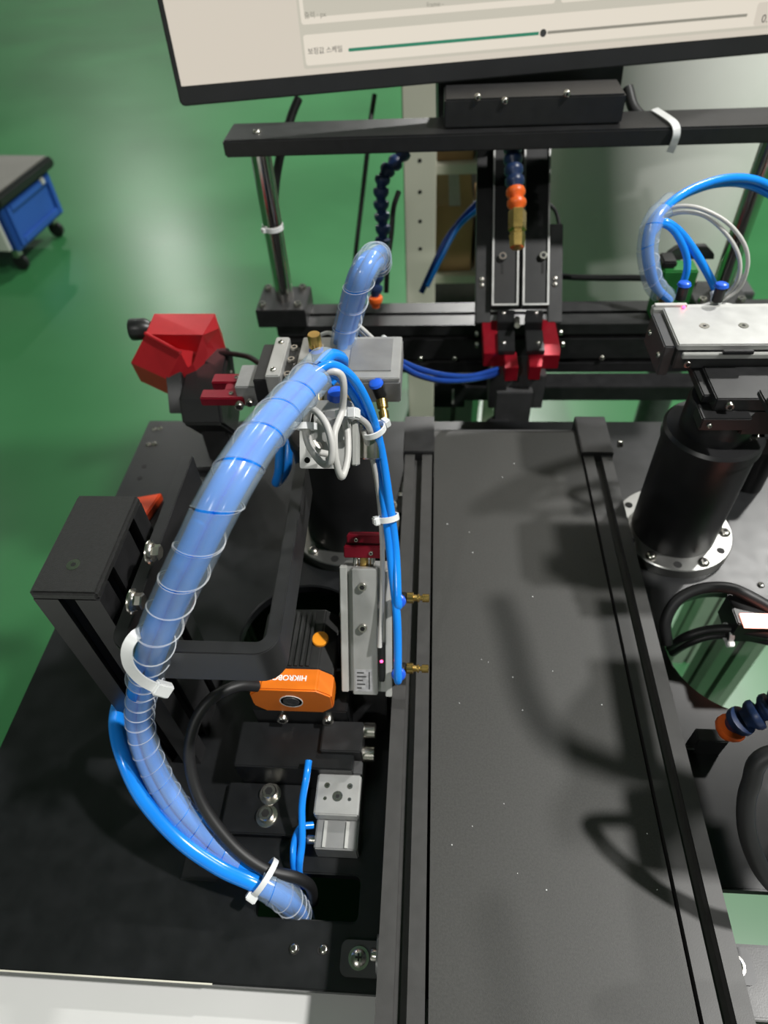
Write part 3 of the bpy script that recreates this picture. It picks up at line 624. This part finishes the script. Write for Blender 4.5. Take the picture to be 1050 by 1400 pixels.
cab(((478, 566, .43), (492, 572, .44), (505, 586, .45), (512, 620, .472)), .0022, 'cable_grey', 'short grey cable joining the valve to the thin blue tubes')
cable_tie('white cable tie around the coiled grey cable left of the valve', ad(419, 583, .422), UP, .0062, RT*-1-FWD*.3, ry=.0052, hs=(.006, .005, .004))
cable_tie('white cable tie at the top of the narrow grey cable loop', ad(470, 566, .425), UP, .0052, RT*1-FWD*.4, ry=.0046, hs=(.009, .007, .006))
# ------------------------------------------------------------------ rear hose arch
RP = [ad(*q) for q in ((466, 507, .60), (470, 465, .585), (480, 425, .56), (492, 385, .53), (505, 358, .53), (516, 350, .57), (519, 362, .63))]
rb = thing('spiral_wrapped_hose', 'narrower spiral-wrapped blue hose rising steeply behind the big hose', 'hose', RP[0])
obj('spiral_wrap', spiral(RP, .0116, .0235, n=12, phase=.4), ['wrap', 'wrap_edge'], rb)
for off in ((.0050, 0), (-.0025, .0043), (-.0025, -.0043)): obj('air_tube', tube(nb(), RP, .0048, 12, 6, off), 'blue_tube', rb)
obj('air_tube', tube(nb(), [ad(*q) for q in ((495, 356, .525), (482, 372, .55), (474, 400, .58), (472, 425, .6), (478, 455, .61), (500, 490, .615), (517, 512, .615))], .0033, 12), 'blue_tube', rb)
obj('air_tube', tube(nb(), [ad(*q) for q in ((490, 368, .54), (476, 392, .575), (470, 418, .60), (474, 440, .61))], .0038, 12), 'blue_tube', rb)
cab(((484, 440, .6), (498, 452, .605), (515, 468, .615), (527, 478, .62), (522, 495, .628), (505, 505, .63), (480, 508, .63)), .0021, 'cable_grey', 'pale cable bending over the silver slide beside the rear hose')
cab(((480, 438, .605), (495, 458, .61), (510, 470, .62), (527, 480, .63)), .0021, 'cable_grey', 'second pale cable lying along the rear hose')
cable_tie('small white cable tie on the pale cables above the silver slide', ad(519, 472, .617), ad(527, 478, .62)-ad(510, 465, .615), .0058, UP-FWD*.3, ry=.005)
cab(((430, 462, .64), (450, 455, .64), (464, 468, .63), (455, 480, .63), (430, 490, .63)), .002, 'cable_grey', 'pale cable curled on the left end of the silver slide')
cab(((388, 560, .62), (384, 590, .64), (382, 640, .66), (378, 660, .68), (392, 640, .69), (395, 600, .69)), .0048, 'blue_tube', 'short blue tube loop glimpsed behind the big hose', 'air_tube', 'tube')
# ------------------------------------------------------------------ red hooded light unit at the left rear
A = {k: at(*v) for k, v in dict(A=(211, 429, .165), B=(294, 429, .165), C=(277, 458, .162), D=(199, 457, .160), E=(179, 496, .128), F=(229, 519, .122), G=(264, 498, .133), H=(299, 449, .155), R=(247, 483, .152)).items()}
hd = thing('hooded_sensor', 'red angular metal sensor hood with black knob over the left rear corner', 'sensor', V(-.262, .575, 0))
bm = nb(); vs = {k: bm.verts.new(v) for k, v in A.items()}; lo = {k: bm.verts.new(A[k]-V(0, -.006, .03)) for k in 'ABHGFED'}
for fc in ('ABCD', 'DRFE', 'BHGC'): bm.faces.new([vs[c] for c in fc])
cav = 'DCGFR'; cen = (A['C']+A['G']+A['R'])/3-V(0, -.004, .026)
dp = {k: bm.verts.new(A[k].lerp(cen, .25 if k in 'DF' else .12)-V(0, -.004, .022 if k not in 'DF' else .006)) for k in cav}
for k in range(5): a_, b_ = cav[k], cav[(k+1) % 5]; bm.faces.new((vs[a_], vs[b_], dp[b_], dp[a_]))
bm.faces.new([dp[c] for c in cav])
ring = 'ABHGFED'
for k in range(7): a_, b_ = ring[k], ring[(k+1) % 7]; bm.faces.new((vs[a_], vs[b_], lo[b_], lo[a_]))
bm.faces.new([lo[c] for c in ring[::-1]])
obj('hood', bm, 'red_bright', hd, smooth=False)
p = A['D'].lerp(A['R'], .5); d_ = (A['R']-A['D'])
bm = nb(); tube(bm, [A['D']+V(0, 0, .001), A['R']+V(0, 0, .001)], .0022, 8, 0); obj('ridge', bm, 'red_bright', hd)
c_ = (A['A']+A['E'])/2-V(0, -.018, .016)
obj('knob', lathe(nb(), at(207, 449, .15), (-1, -.1, 0), [(.008, 0), (.012, .006), (.0125, .022), (.0115, .024), (0, .024)], 24), 'plastic_black', hd)
bm = nb(); prism(bm, [(.600, .04), (.628, .05), (.655, .12), (.648, .132), (.575, .112), (.565, .085)], 'x', -.283, -.236); obj('body', bm, 'plastic_black', hd, bevel=.003)
bm = nb(); prism(bm, [(.578, .09), (.60, .125), (.66, .15), (.655, .12), (.6, .085)], 'x', -.30, -.283); obj('yoke', bm, 'plastic_black', hd, bevel=.001)
obj('post', bx(-.275, -.243, .588, .622, .008, .07), 'anodised_black', hd, bevel=.002)
obj('foot', bx(-.29, -.228, .575, .635, 0, .008), 'anodised_black', hd, bevel=.002)
screw(hd, 'button', (-.2358, .63, .108), (1, 0, 0), .0035)
screw(hd, 'button', (-.236, .595, .1), (1, 0, 0), .004)
cab(((298, 483, .77), (320, 484, .755), (340, 488, .74), (352, 495, .72), (362, 500, .70)), .003, 'rubber_black', 'short black cable between the red hood and the silver slide')
q = at(198, 690, .012)
bm = nb(); prism(bm, [(q.x-.016, q.y+.012), (q.x+.014, q.y+.02), (q.x+.006, q.y-.016), (q.x-.004, q.y-.014)], 'z', 0, .012); 
single('corner_clip', bm, 'red_orange', 'orange-red plastic corner piece on the table behind the capped post', 'clip', (q.x, q.y, 0), bevel=.0015)

# ------------------------------------------------------------------ rear frame and monitor stand
rf = thing('rear_frame', 'black beam frame on aluminium legs behind the machine table', 'frame', (.08, .86, FLOOR))
bm = nb(); prism(bm, tslot(.06, .08, (), (), (), (), None) if False else tslot(.06, .08, (-.0, ), (-.02, .02), (0,), (-.02, .02)), 'x', -.225, .62, (0, .855, .008)); obj('beam', bm, 'anodised_black', rf, smooth=False)
obj('lower_rail', bx(.0, .50, .79, .824, -.057, -.0325), 'anodised_black', rf, bevel=.001)
for x in (.03, -.2, .59):
    bm = nb(); prism(bm, tslot(.06, .06, (-.0,), (0,), (0,), (0,)), 'z', FLOOR, -.0325, (x, .855, 0)); obj('leg', bm, 'frame_aluminium', rf, smooth=False)
for x in (-.02, .03, .24, .34): screw(rf, 'button', (x, .8248, -.007), (0, -1, 0), .004)
obj('slotted_lug', bx(.0, .045, .78, .79, -.062, -.022), 'anodised_black', rf, bevel=.001); obj('bright_slot', bx(.026, .0295, .7785, .7802, -.054, -.028), 'plate_grey', rf, smooth=False)
ms = thing('monitor_stand', 'chrome rods and black crossbar carrying the monitor', 'stand', (.08, .855, .048))
for x in (-.213, .385):
    ck = obj('rod_clamp', bx(x-.037, x+.033, .822, .888, .0482, .0755), 'anodised_black', ms, bevel=.001)
    for dx in (-.028, .022):
        for dy in (-.022, .025): screw(ck, 'socket', (x+dx, .855+dy, .0755), (0, 0, 1), .0052)
    obj('rod', cyl(nb(), (x, .855, .0755), (x, .855, .272), .0125, 32), 'chrome', ms)
obj('crossbar', bx(-.25, .43, .83, .89, .272, .291), 'anodised_black', ms, bevel=.002)
for x in (-.213, .385): screw(ms, 'button', (x, .855, .291), (0, 0, 1), .005)
pA, pB = atY(607, 160, .845), atY(853, 150, .845)
obj('mount_block', bx(pA.x, pB.x, .845, .9, .2915, .3215), 'anodised_black', ms, bevel=.002)
obj('mount_arm', bx(.04, .2, .9005, .92, .2915, .30), 'anodised_black', ms, bevel=.002)
for px_, py_ in ((653, 133), (775, 128), (690, 138)): screw(ms, 'button', atY(px_, py_, .845), (0, -1, 0), .004)
cable_tie('white cable tie around the chrome rod at the left', (-.213, .855, .178), (0, 0, 1), .0132, (-.8, -.8, 0), w=.006)
tie_ribbon('white cable tie holding a black cable to the crossbar under the monitor', [V(.252, .885, .2935), V(.258, .858, .2945), V(.263, .834, .294), V(.2655, .826, .287), V(.2655, .8265, .276), V(.264, .828, .266)], .008, V(0, .6, -.6), None)
# ------------------------------------------------------------------ monitor
m0 = at(247, 146, .323); m1 = at(1050, 73, .323); yaw = math.atan2(m1.y-m0.y, m1.x-m0.x)
Rm = Matrix.Rotation(yaw, 3, 'Z') @ Matrix.Rotation(math.radians(-8), 3, 'X')
MW, MH = .76, .44
mo = thing('monitor', 'wide black-framed monitor showing a cream settings page', 'monitor', m0, Rm)
bm = nb(); prism(bm, rrect(0, MW, 0, MH, .006), 'y', .0, .022); obj('housing', bm, 'bezel', mo, local=True, bevel=.0015)
obj('mount_neck', bx(.305, .535, .0225, .045, -.045, .1), 'anodised_black', mo, local=True, bevel=.002)
obj('back_bulge', bx(.2, .56, .0455, .07, .06, .36), 'bezel', mo, local=True, bevel=.01)
scr = obj('screen', bx(.006, MW-.006, -.0006, .0004, .0195, MH-.006), 'screen', mo, local=True, smooth=False)
ux, uy, uz = (Rm @ V(1, 0, 0)), (Rm @ V(0, 1, 0)), (Rm @ V(0, 0, 1))
def uv(x, y):
    d = ray(x, y); q = O + d*((m0-O).dot(uy)/d.dot(uy)) - m0; return q.dot(ux), q.dot(uz)
def card(pts, m, y, name='page_card', r=None):
    bm = nb(); prism(bm, pts, 'y', y, y-.0002); return obj(name, bm, m, scr, local=True, smooth=False)
u0, v1 = uv(414, 48); u0b, v0 = uv(418, 90); u1, vt = uv(404, 0); _, vb = uv(413, 34)
um = uv(758, 8)[0]; un = uv(766, 8)[0]
card(rrect(u0-.003, MW-.03, v0-.003, MH-.03, .003), 'screen_gap', -.0007, 'page_panel')
card(rrect(u0, MW-.04, v0, v1, .003), 'screen_card', -.0010)
card(rrect(u0, um, vb, MH-.05, .003), 'screen_card', -.0010); card(rrect(un, MW-.04, vb, MH-.05, .003), 'screen_card', -.0010)
card(rrect(u0+.004, um-.006, uv(560, 12)[1], MH-.06, .002), 'screen_gap', -.0013)
sa, sv = uv(476, 65); sk, _ = uv(742, 45); se, _ = uv(1020, 24); sv = uv(742, 45)[1]
card(rrect(sa, sk, sv-.0016, sv+.0016, .001), 'ink_green', -.0013, 'slider_fill'); card(rrect(sk, se, sv-.0014, sv+.0014, .001), 'ink_soft', -.0013, 'slider_track')
card(circ(sk, sv, .0052, 20), 'screen_card', -.0015, 'slider_knob'); card(circ(sk, sv, .0038, 20), 'ink', -.0017, 'slider_knob')
card(rrect(se+.010, se+.06, sv-.011, sv+.011, .003), 'screen', -.0013, 'value_box')
RX = Matrix.Rotation(PI/2, 4, 'X')
def stext(s, x, y, size, m='ink'):
    u, v = uv(x, y); text_part(scr, s, size, m, Matrix.Translation((u, -.0016, v)) @ RX, depth=.00005)
stext('보정값 스케일', 421, 74, .0068); stext('출력 · px', 416, 25, .0066, 'ink_soft'); stext('frame -', 583, 10, .0065, 'ink_soft'); stext('0.', 1039, 31, .011)
# ------------------------------------------------------------------ chute with red jaws behind the conveyor end
c0 = atY(711, 418, .80); tc = math.radians(43); Rc = Matrix(((1, 0, 0), (0, math.cos(tc), -math.sin(tc)), (0, math.sin(tc), math.cos(tc))))
ch = thing('feed_chute', 'sloping twin-channel feed chute with bright edges behind the conveyor', 'chute', c0, Rc)
for x0, x1 in ((-.037, -.0025), (.003, .037)):
    pr_ = obj('channel', bx(x0, x1, 0, .22, -.012, 0), 'plastic_black', ch, local=True, smooth=False)
    for a_, b_ in ((x0, x0+.0022), (x1-.0022, x1)): obj('edge_strip', bx(a_, b_, 0, .22, 0, .003), 'aluminium', pr_, local=True, smooth=False)
    obj('edge_strip', bx(x0+.0022, x1-.0022, 0, .002, 0, .003), 'aluminium', pr_, local=True, smooth=False)
    screw(ch, 'socket', ((x0+x1)/2-.004*(1 if x0 < 0 else -2.2), .064, 0), (0, 0, 1), .0052, local=True)
    obj('slot', bx(-.0015+(x0+x1)/2-.004*(1 if x0 < 0 else -2.2), .0015+(x0+x1)/2-.004*(1 if x0 < 0 else -2.2), .042, .056, 0, .0006), 'hole_black', ch, local=True, smooth=False)
obj('back_plate', bx(-.037, .037, 0, .22, -.017, -.0125), 'anodised_black', ch, local=True, smooth=False); obj('back_plate', bx(-.058, -.0375, -.02, .23, -.02, -.008), 'anodised_black', ch, local=True, bevel=.001); obj('back_plate', bx(.0375, .056, -.02, .11, -.02, -.008), 'anodised_black', ch, local=True, bevel=.001)
for x in (-.05, .046): 
    for y in (.03, .038): screw(ch, 'button', (x, y, -.008), (0, 0, 1), .0035, local=True)
def j(pts): return [(550+a/3.3333, 180+b/3.3333) for a, b in pts]
def slab(parent, name, pts, h, dz, m, bevel=.0008):
    P_ = [at(x, y, h) for x, y in j(pts)]; bm = nb(); prism(bm, [(p.x, p.y) for p in P_], 'z', h-dz, h); return obj(name, bm, m, parent, bevel=bevel)
gj = thing('twin_gripper', 'pair of red gripper jaws with black inserts behind the conveyor end', 'gripper', at(711, 540, 0)*1)
slab(gj, 'jaw', [(362, 860), (436, 860), (440, 1003), (520, 1003), (530, 1075), (472, 1078), (462, 1010), (372, 1010)], .072, .02, 'red_anodised')
slab(gj, 'jaw', [(636, 855), (695, 855), (722, 990), (718, 1020), (642, 1020), (634, 1072), (580, 1070), (575, 1005), (636, 1003)], .072, .02, 'red_anodised')
for pts, s_ in (([(434, 905), (512, 905), (514, 1000), (438, 1000)], (462, 962)), ([(560, 903), (640, 903), (650, 998), (566, 1000)], (618, 962))):
    slab(gj, 'insert', pts, .078, .006, 'plastic_black'); x, y = j([s_])[0]; screw(gj, 'button', at(x, y, .078), (0, 0, 1), .0032)
for pts, s_ in (([(434, 812), (512, 812), (512, 868), (434, 868)], (462, 825)), ([(562, 812), (642, 812), (640, 868), (560, 868)], (610, 825))):
    slab(gj, 'insert', pts, .085, .016, 'plastic_black'); x, y = j([s_])[0]; screw(gj, 'button', at(x, y, .085), (0, 0, 1), .0035)
for k, (a_, b_) in enumerate(((345, 922), (345, 972), (715, 915), (725, 968))):
    x, y = j([(a_, b_)])[0]; screw(gj, 'socket', at(x, y, .062), (-1 if k < 2 else 1, 0, 0), .0036)
jx0, jx1 = at(664, 500, .04).x, at(748, 500, .04).x; jy = at(711, 520, .045).y
obj('cylinder_body', bx(jx0+.004, jx1-.006, jy, jy+.045, .0, .052), 'grey_dark', gj, bevel=.001)
obj('lower_body', bx(jx0+.012, jx1-.022, jy-.012, jy, -.03, .035), 'grey_dark', gj, bevel=.001)
obj('swivel', lathe(nb(), ((jx0+jx1)/2-.022, jy-.016, -.06), (0, 0, 1), [(.014, 0), (.018, .01), (.018, .045), (.012, .052)], 20), 'plastic_black', gj)
obj('pin', cyl(nb(), at(707, 436, .085), at(707, 445, .095), .0035, 12), 'steel', gj)
# ------------------------------------------------------------------ jointed coolant hoses
def locline(label, pts, m, r=.0085, name='jointed_hose', step=.0135, tips=()):
    P_ = catmull(pts, 12); acc = 0; out = [P_[0]]
    for a_, b_ in zip(P_, P_[1:]):
        acc += (b_-a_).length
        if acc >= step: out.append(b_); acc = 0
    t_ = thing(name, label, 'hose', out[-1])
    n_or = tips[0] if tips else 0
    for k, (a_, b_) in enumerate(zip(out, out[1:])):
        L_ = (b_-a_).length; mm = 'locline_orange' if k >= len(out)-1-n_or else m
        obj('joint', lathe(nb(), a_, b_-a_, [(r*.55, 0), (r*.95, L_*.12), (r, L_*.4), (r*.9, L_*.62), (r*.62, L_*.85), (r*.55, L_*1.1)], 16), mm, t_)
    return t_, out
n1, o1 = locline('dark blue jointed hose with orange joints and brass nozzle over the chute', [ad(702, 170, .80), ad(701, 210, .79), ad(703, 240, .785), ad(706, 275, .78), ad(708, 296, .78)], 'locline_blue', .0115, tips=(2,))
d_ = (ad(707, 350, .775)-o1[-1])
obj('nozzle', lathe(nb(), o1[-1], d_, [(.0095, 0), (.0105, .002), (.0105, .024), (.0085, .026), (.0085, .029), (.0095, .030), (.0085, .045), (.005, .046)], 6), 'brass', n1)
locline('dark blue jointed hose standing left of the cream rack', [atY(562, 190, .93), atY(548, 215, .92), atY(524, 240, .9), atY(521, 280, .89), atY(524, 320, .885), atY(516, 370, .875), atY(513, 400, .862), V(atY(513, 404, .86).x, .86, .052)], 'locline_blue', .0105, tips=(1,))
locline('dark blue jointed hose with orange tip over the right table plate', [at(1075, 955, .1), at(1050, 970, .085), at(1018, 983, .075), at(998, 995, .06), at(988, 1013, .042)], 'locline_blue', .0115, step=.011, tips=(1,))
# ------------------------------------------------------------------ right side cables, sensor light, tubes
LC = [V(.275, .16, .202), V(.262, .165, .192)]+[ad(*q) for q in ((1060, 1030, .374), (1026, 1074, .38), (1020, 1122, .385), (1031, 1168, .388), (1054, 1206, .39), (1095, 1235, .39), (1180, 1262, .40))]
single('power_cable', tube(nb(), LC, .0052, 12), 'rubber_black', 'thick black cable loop at the right edge of the table', 'cable', LC[-1])
cab(((912, 880, .61), (910, 850, .605), (925, 822, .60), (955, 806, .595), (995, 804, .59), (1030, 818, .585), (1075, 845, .58)), .0052, 'rubber_black', 'black cable arching over the round cut-out on the right', 'power_cable')
cab(((916, 886, .64), (935, 872, .61), (965, 862, .60), (1000, 860, .59), (1040, 866, .585), (1080, 872, .58)), .0042, 'rubber_black', 'upper of two black cables running left from the red sensor light', 'power_cable')
cab(((919, 893, .64), (940, 880, .615), (970, 870, .605), (1005, 869, .60), (1040, 875, .595), (1080, 884, .59)), .0036, 'rubber_black', 'lower of two black cables running left from the red sensor light', 'power_cable')
cable_tie('white cable tie on the paired black cables over the round cut-out', ad(995, 865, .595), RT, .0085, UP*-1-FWD*.4, ry=.007)
p = at(1045, 850, .06)
rl = thing('sensor_light', 'black sensor housing with a glowing red window at the right edge', 'sensor', (p.x+.02, p.y, 0))
obj('housing', bx(p.x-.022, p.x+.05, p.y-.002, p.y+.03, .03, .0585), 'plastic_black', rl, bevel=.001)
obj('stand', bx(p.x+.03, p.x+.048, p.y+.001, p.y+.028, 0, .03), 'anodised_black', rl, smooth=False)
obj('window', bx(p.x-.018, p.x+.045, p.y-.006, p.y+.008, .0586, .0605), 'led_red_glow', rl, smooth=False, label='glowing red window')
p = at(972, 1010, .02)
sb_ = thing('nozzle_block', 'small black block under the orange hose tip on the right plate', 'block', (p.x, p.y, 0))
obj('block', bx(p.x-.013, p.x+.012, p.y-.005, p.y+.006, 0, .026), 'plastic_black', sb_, bevel=.001); obj('pin', cyl(nb(), (p.x-.024, p.y-.004, .01), (p.x-.012, p.y-.004, .01), .002, 10), 'plastic_black', sb_)
GP = [ad(*q) for q in ((912, 408, .66), (895, 390, .645), (887, 360, .63), (886, 330, .62), (895, 300, .615), (918, 276, .62), (950, 258, .63), (990, 247, .64), (1030, 250, .65), (1075, 272, .66))]
gb = thing('spiral_wrapped_hose', 'blue hose in spiral wrap arching over the right silver slide', 'hose', GP[0])
obj('spiral_wrap', spiral(GP[:6], .0098, .017, gap=.05), ['wrap', 'wrap_edge'], gb)
for off in ((.0042, 0), (-.0042, 0)): obj('air_tube', tube(nb(), GP, .004, 12, 6, off), 'blue_tube', gb)
obj('cut_end', cyl(nb(), ad(903, 405, .655), ad(908, 414, .66), .004, 12), 'brass', gb)
obj('air_tube', tube(nb(), [ad(*q) for q in ((893, 318, .615), (905, 306, .612), (922, 316, .615), (937, 345, .625), (939, 370, .635), (930, 398, .65))], .0034, 12), 'blue_tube', gb)
obj('air_tube', tube(nb(), [ad(*q) for q in ((895, 312, .615), (910, 304, .612), (932, 320, .618), (955, 352, .63), (972, 382, .64), (980, 400, .65))], .0038, 12), 'blue_tube', gb)
elbow(ra, at(930, 410, ZT2-.004), (0, 0, 1), (0, .1, 1), valve=False); elbow(ra, at(980, 412, ZT2), (0, 0, 1), (0, .1, 1), valve=False)
cab(((905, 290, .62), (930, 282, .61), (960, 286, .605), (995, 305, .605), (1018, 335, .61), (1022, 365, .62), (1010, 395, .635), (985, 412, .645), (955, 420, .65), (930, 430, .648), (928, 448, .644), (945, 460, .638), (985, 460, .637), (1012, 445, .64), (1018, 428, .645), (1000, 418, .648), (980, 416, .65)), .0019, 'cable_grey', 'pale grey cable looping over and coiling on the right silver slide')
cab(((908, 296, .622), (935, 290, .614), (965, 296, .61), (993, 320, .61), (1010, 350, .615), (1010, 378, .625), (996, 400, .638), (968, 416, .648), (938, 424, .65), (922, 440, .645), (935, 458, .64), (962, 468, .634)), .0019, 'cable_grey', 'second pale grey cable inside the loop over the right silver slide')
cable_tie('white cable tie on the grey cable coil lying on the right slide', ad(979, 411, .646), ad(990, 405, .646)-ad(965, 418, .646), .006, UP-FWD*.4, ry=.005)
q0 = atY(893, 368, .87)
gx = thing('relay_box', 'small green box with black bracket on the rear beam', 'box', (.25, .86, .048))
p0, p1 = atY(900, 400, .83), atY(956, 372, .83)
obj('case', bx(p0.x, p1.x, .83, .86, .0482, p1.z+.002), 'green_box', gx, bevel=.002); obj('plug', bx(p0.x-.002, p0.x+.016, .835, .862, p1.z+.0025, p1.z+.012), 'plastic_black', gx, bevel=.002)
bm = nb(); P_ = [atY(x, y, .872) for x, y in ((905, 375), (912, 345), (925, 336), (965, 334), (975, 345), (975, 352), (930, 352), (920, 360), (918, 376))]
prism(bm, [(p.x, p.z) for p in P_], 'y', .866, .876); obj('bracket', bm, 'grey_dark', gx, bevel=.001)
cab(((760, 352, .99), (757, 370, .98), (770, 378, .965), (820, 380, .95), (870, 380, .93), (897, 381, .92)), .0045, 'rubber_black', 'black cable along the rear beam to the green box', 'power_cable')
cab(((745, 275, .95), (760, 290, .96), (765, 320, .97), (758, 345, .98), (748, 358, .985)), .0028, 'rubber_black', 'thin dark cable curving beside the chute')
cab(((858, 120, .80), (868, 150, .80), (895, 172, .795), (935, 182, .79), (990, 186, .785), (1060, 182, .78)), .0065, 'rubber_black', 'black monitor cable running along the crossbar', 'power_cable')
cab(((548, 500, .70), (570, 512, .72), (600, 520, .76), (635, 520, .80), (668, 515, .83), (680, 510, .84)), .0034, 'blue_deep', 'dark blue tube between the left slide and the red jaws', 'air_tube', 'tube')
cab(((548, 494, .71), (575, 505, .73), (610, 513, .77), (645, 514, .81), (680, 505, .84)), .0034, 'blue_deep', 'upper dark blue tube hanging between the left slide and the red jaws', 'air_tube', 'tube')
cab(((576, 400, 1.12), (592, 365, 1.1), (612, 325, 1.08), (636, 295, 1.06), (668, 262, 1.05)), .005, 'blue_deep', 'dark blue tubes slanting up beside the cream rack', 'air_tube', 'tube')
cab(((584, 392, 1.1), (602, 356, 1.08), (626, 312, 1.06), (655, 285, 1.04)), .0035, 'blue_tube', 'bright blue tube slanting up beside the cream rack', 'air_tube', 'tube')
cab(((408, 135, 1.0), (398, 160, 1.0), (385, 205, 1.0), (377, 250, 1.01), (375, 300, 1.02), (383, 350, 1.03), (390, 400, 1.05)), .0065, 'rubber_black', 'black cable hanging behind the left chrome rod', 'power_cable')
cab(((512, 130, 1.3), (506, 170, 1.3), (502, 210, 1.32), (494, 280, 1.4), (486, 350, 1.45), (484, 400, 1.5)), .005, 'rubber_black', 'thin black cable hanging down behind the crossbar', 'power_cable')
cab(((545, 262, 1.0), (538, 285, 1.0), (535, 320, 1.01), (530, 360, 1.02), (528, 400, 1.04)), .004, 'rubber_black', 'short black cable beside the dark blue jointed hose', 'power_cable')

# ------------------------------------------------------------------ things standing on the hall floor
dr = thing('drum', 'tall pale grey cylindrical drum on a pedestal behind the chute', 'drum', (.60, 1.48, FLOOR))
obj('shell', lathe(nb(), (.40, 1.40, -.2), (0, 0, 1), [(.19, 0), (.2, .02), (.2, .63), (.19, .65), (.02, .65)], 64), 'drum_grey', dr)
obj('lid_rim', lathe(nb(), (.40, 1.40, .45), (0, 0, 1), [(.19, 0), (.196, .004), (.196, .03), (.19, .034), (.1, .034)], 64), 'drum_grey', dr)
obj('carrier_plate', bx(.36, .68, 1.34, 1.56, -.225, -.2), 'grey_dark', dr, bevel=.003)
obj('pedestal', cyl(nb(), (.60, 1.48, FLOOR+.02), (.60, 1.48, -.225), .04, 32), 'grey_dark', dr); obj('foot', lathe(nb(), (.60, 1.48, FLOOR), (0, 0, 1), [(.14, 0), (.14, .012), (.05, .02)], 32), 'grey_dark', dr)
rk = thing('storage_rack', 'cream metal rack with shelves behind the crossbar', 'rack', (.05, 1.6, FLOOR))
for x in (-.066, .13):
    for y in (1.40, 1.85): obj('post', bx(x, x+.066 if (x < 0 and y < 1.5) else x+.03, y, y+.03, FLOOR, .45), 'cream', rk, bevel=.002)
for z in (-.55, -.22, .02, .3): obj('shelf', bx(-.064, .158, 1.431, 1.849, z, z+.02), 'cream', rk, bevel=.002)
for z in (.12, .06, 0, -.06, -.12): obj('post_hole', lathe(nb(), (-.033, 1.4001, z), (0, -1, 0), [(.004, 0), (.004, .0006)], 12), 'hole_black', rk)
obj('back_panel', bx(-.064, .158, 1.881, 1.885, FLOOR+.1, .45), 'grey_dark', rk, smooth=False)
for k, (x0, x1, z, h) in enumerate(((.0, .075, .04, .14), (.085, .15, .04, .17), (.0, .08, -.2, .15), (.09, .15, -.2, .12))):
    b_ = thing('carton', ('brown cardboard carton on the rack beside the cream post', 'taller cardboard carton on the rack near the chute', 'cardboard carton low on the rack beside the cream post', 'small cardboard carton low on the rack near the chute')[k], 'carton', ((x0+x1)/2, 1.55, z))
    obj('box', bx(x0, x1, 1.45, 1.65, z, z+h), 'cardboard' if k != 1 else 'grey_dark', b_, bevel=.002); obj('tape', bx((x0+x1)/2-.012, (x0+x1)/2+.012, 1.449, 1.651, z+h, z+h+.0006), 'label_paper', b_, smooth=False)
# blue wheeled crate
cz, c1 = FLOOR+.1, -.55
K0, K1 = at(28, 345, cz), at(88, 290, cz); kd = (K1-K0); kd.z = 0; kl = kd.length
ka = math.atan2(kd.y, kd.x); Rk = Matrix.Rotation(ka, 3, 'Z')
ct = thing('tool_trolley', 'blue wheeled trolley box with dark grey lid on the green floor', 'trolley', V(K0.x, K0.y, FLOOR), Rk)
obj('box', bx(0, kl, .02, .62, .1, .30), 'cart_blue', ct, local=True, bevel=.012)
fr_ = obj('side_panel', bx(.0, kl, .0, .02, .1, .30), 'cart_blue', ct, local=True, bevel=.006)
for a_, b_, c_, d__ in ((.05, kl-.05, .255, .285), (.05, kl-.05, .115, .145), (.02, .05, .115, .285), (kl-.05, kl-.02, .115, .285)): obj('panel_rib', bx(a_, b_, -.012, .0, c_, d__), 'cart_blue', fr_, local=True, bevel=.004)
obj('latch', bx(kl-.1, kl-.07, -.016, -.001, .262, .29), 'plate_grey', fr_, local=True, bevel=.004)
obj('lid', bx(-.03, kl+.03, -.03, .65, .30, .345), 'plastic_black', ct, local=True, bevel=.01); obj('lid_mat', bx(-.01, kl+.01, -.012, .63, .345, .352), 'cart_grey', ct, local=True, bevel=.003)
obj('end_panel', bx(-.02, .0, .03, .6, .11, .29), 'cart_white', ct, local=True, bevel=.004)
for x in (.04, kl-.04):
    for y in (.05, .57):
        w_ = obj('caster', lathe(nb(), (x-.012, y, .035), (1, 0, 0), [(.02, 0), (.035, .003), (.035, .021), (.02, .024)], 20), 'rubber_black', ct, local=True)
        obj('caster_fork', bx(x-.018, x+.018, y-.014, y+.014, .06, .1), 'steel', w_, local=True, bevel=.003)
wc = thing('floor_cart', 'low white cart partly in view beside the blue trolley', 'cart', (K0.x-.36, K0.y-.02, FLOOR), Rk)
obj('tray', bx(-.5, -.06, .1, .6, .14, .2), 'cart_white', wc, local=True, bevel=.01)
obj('tray_floor', bx(-.47, -.09, .13, .57, .2, .206), 'cart_grey', wc, local=True, bevel=.002)
for x in (-.46, -.1):
    for y in (.14, .56): 
        w_ = obj('caster', lathe(nb(), (x-.014, y, .045), (1, 0, 0), [(.02, 0), (.045, .003), (.045, .025), (.02, .028)], 20), 'rubber_black', wc, local=True)
        obj('caster_fork', bx(x-.02, x+.02, y-.016, y+.016, .085, .14), 'steel', w_, local=True, bevel=.003)
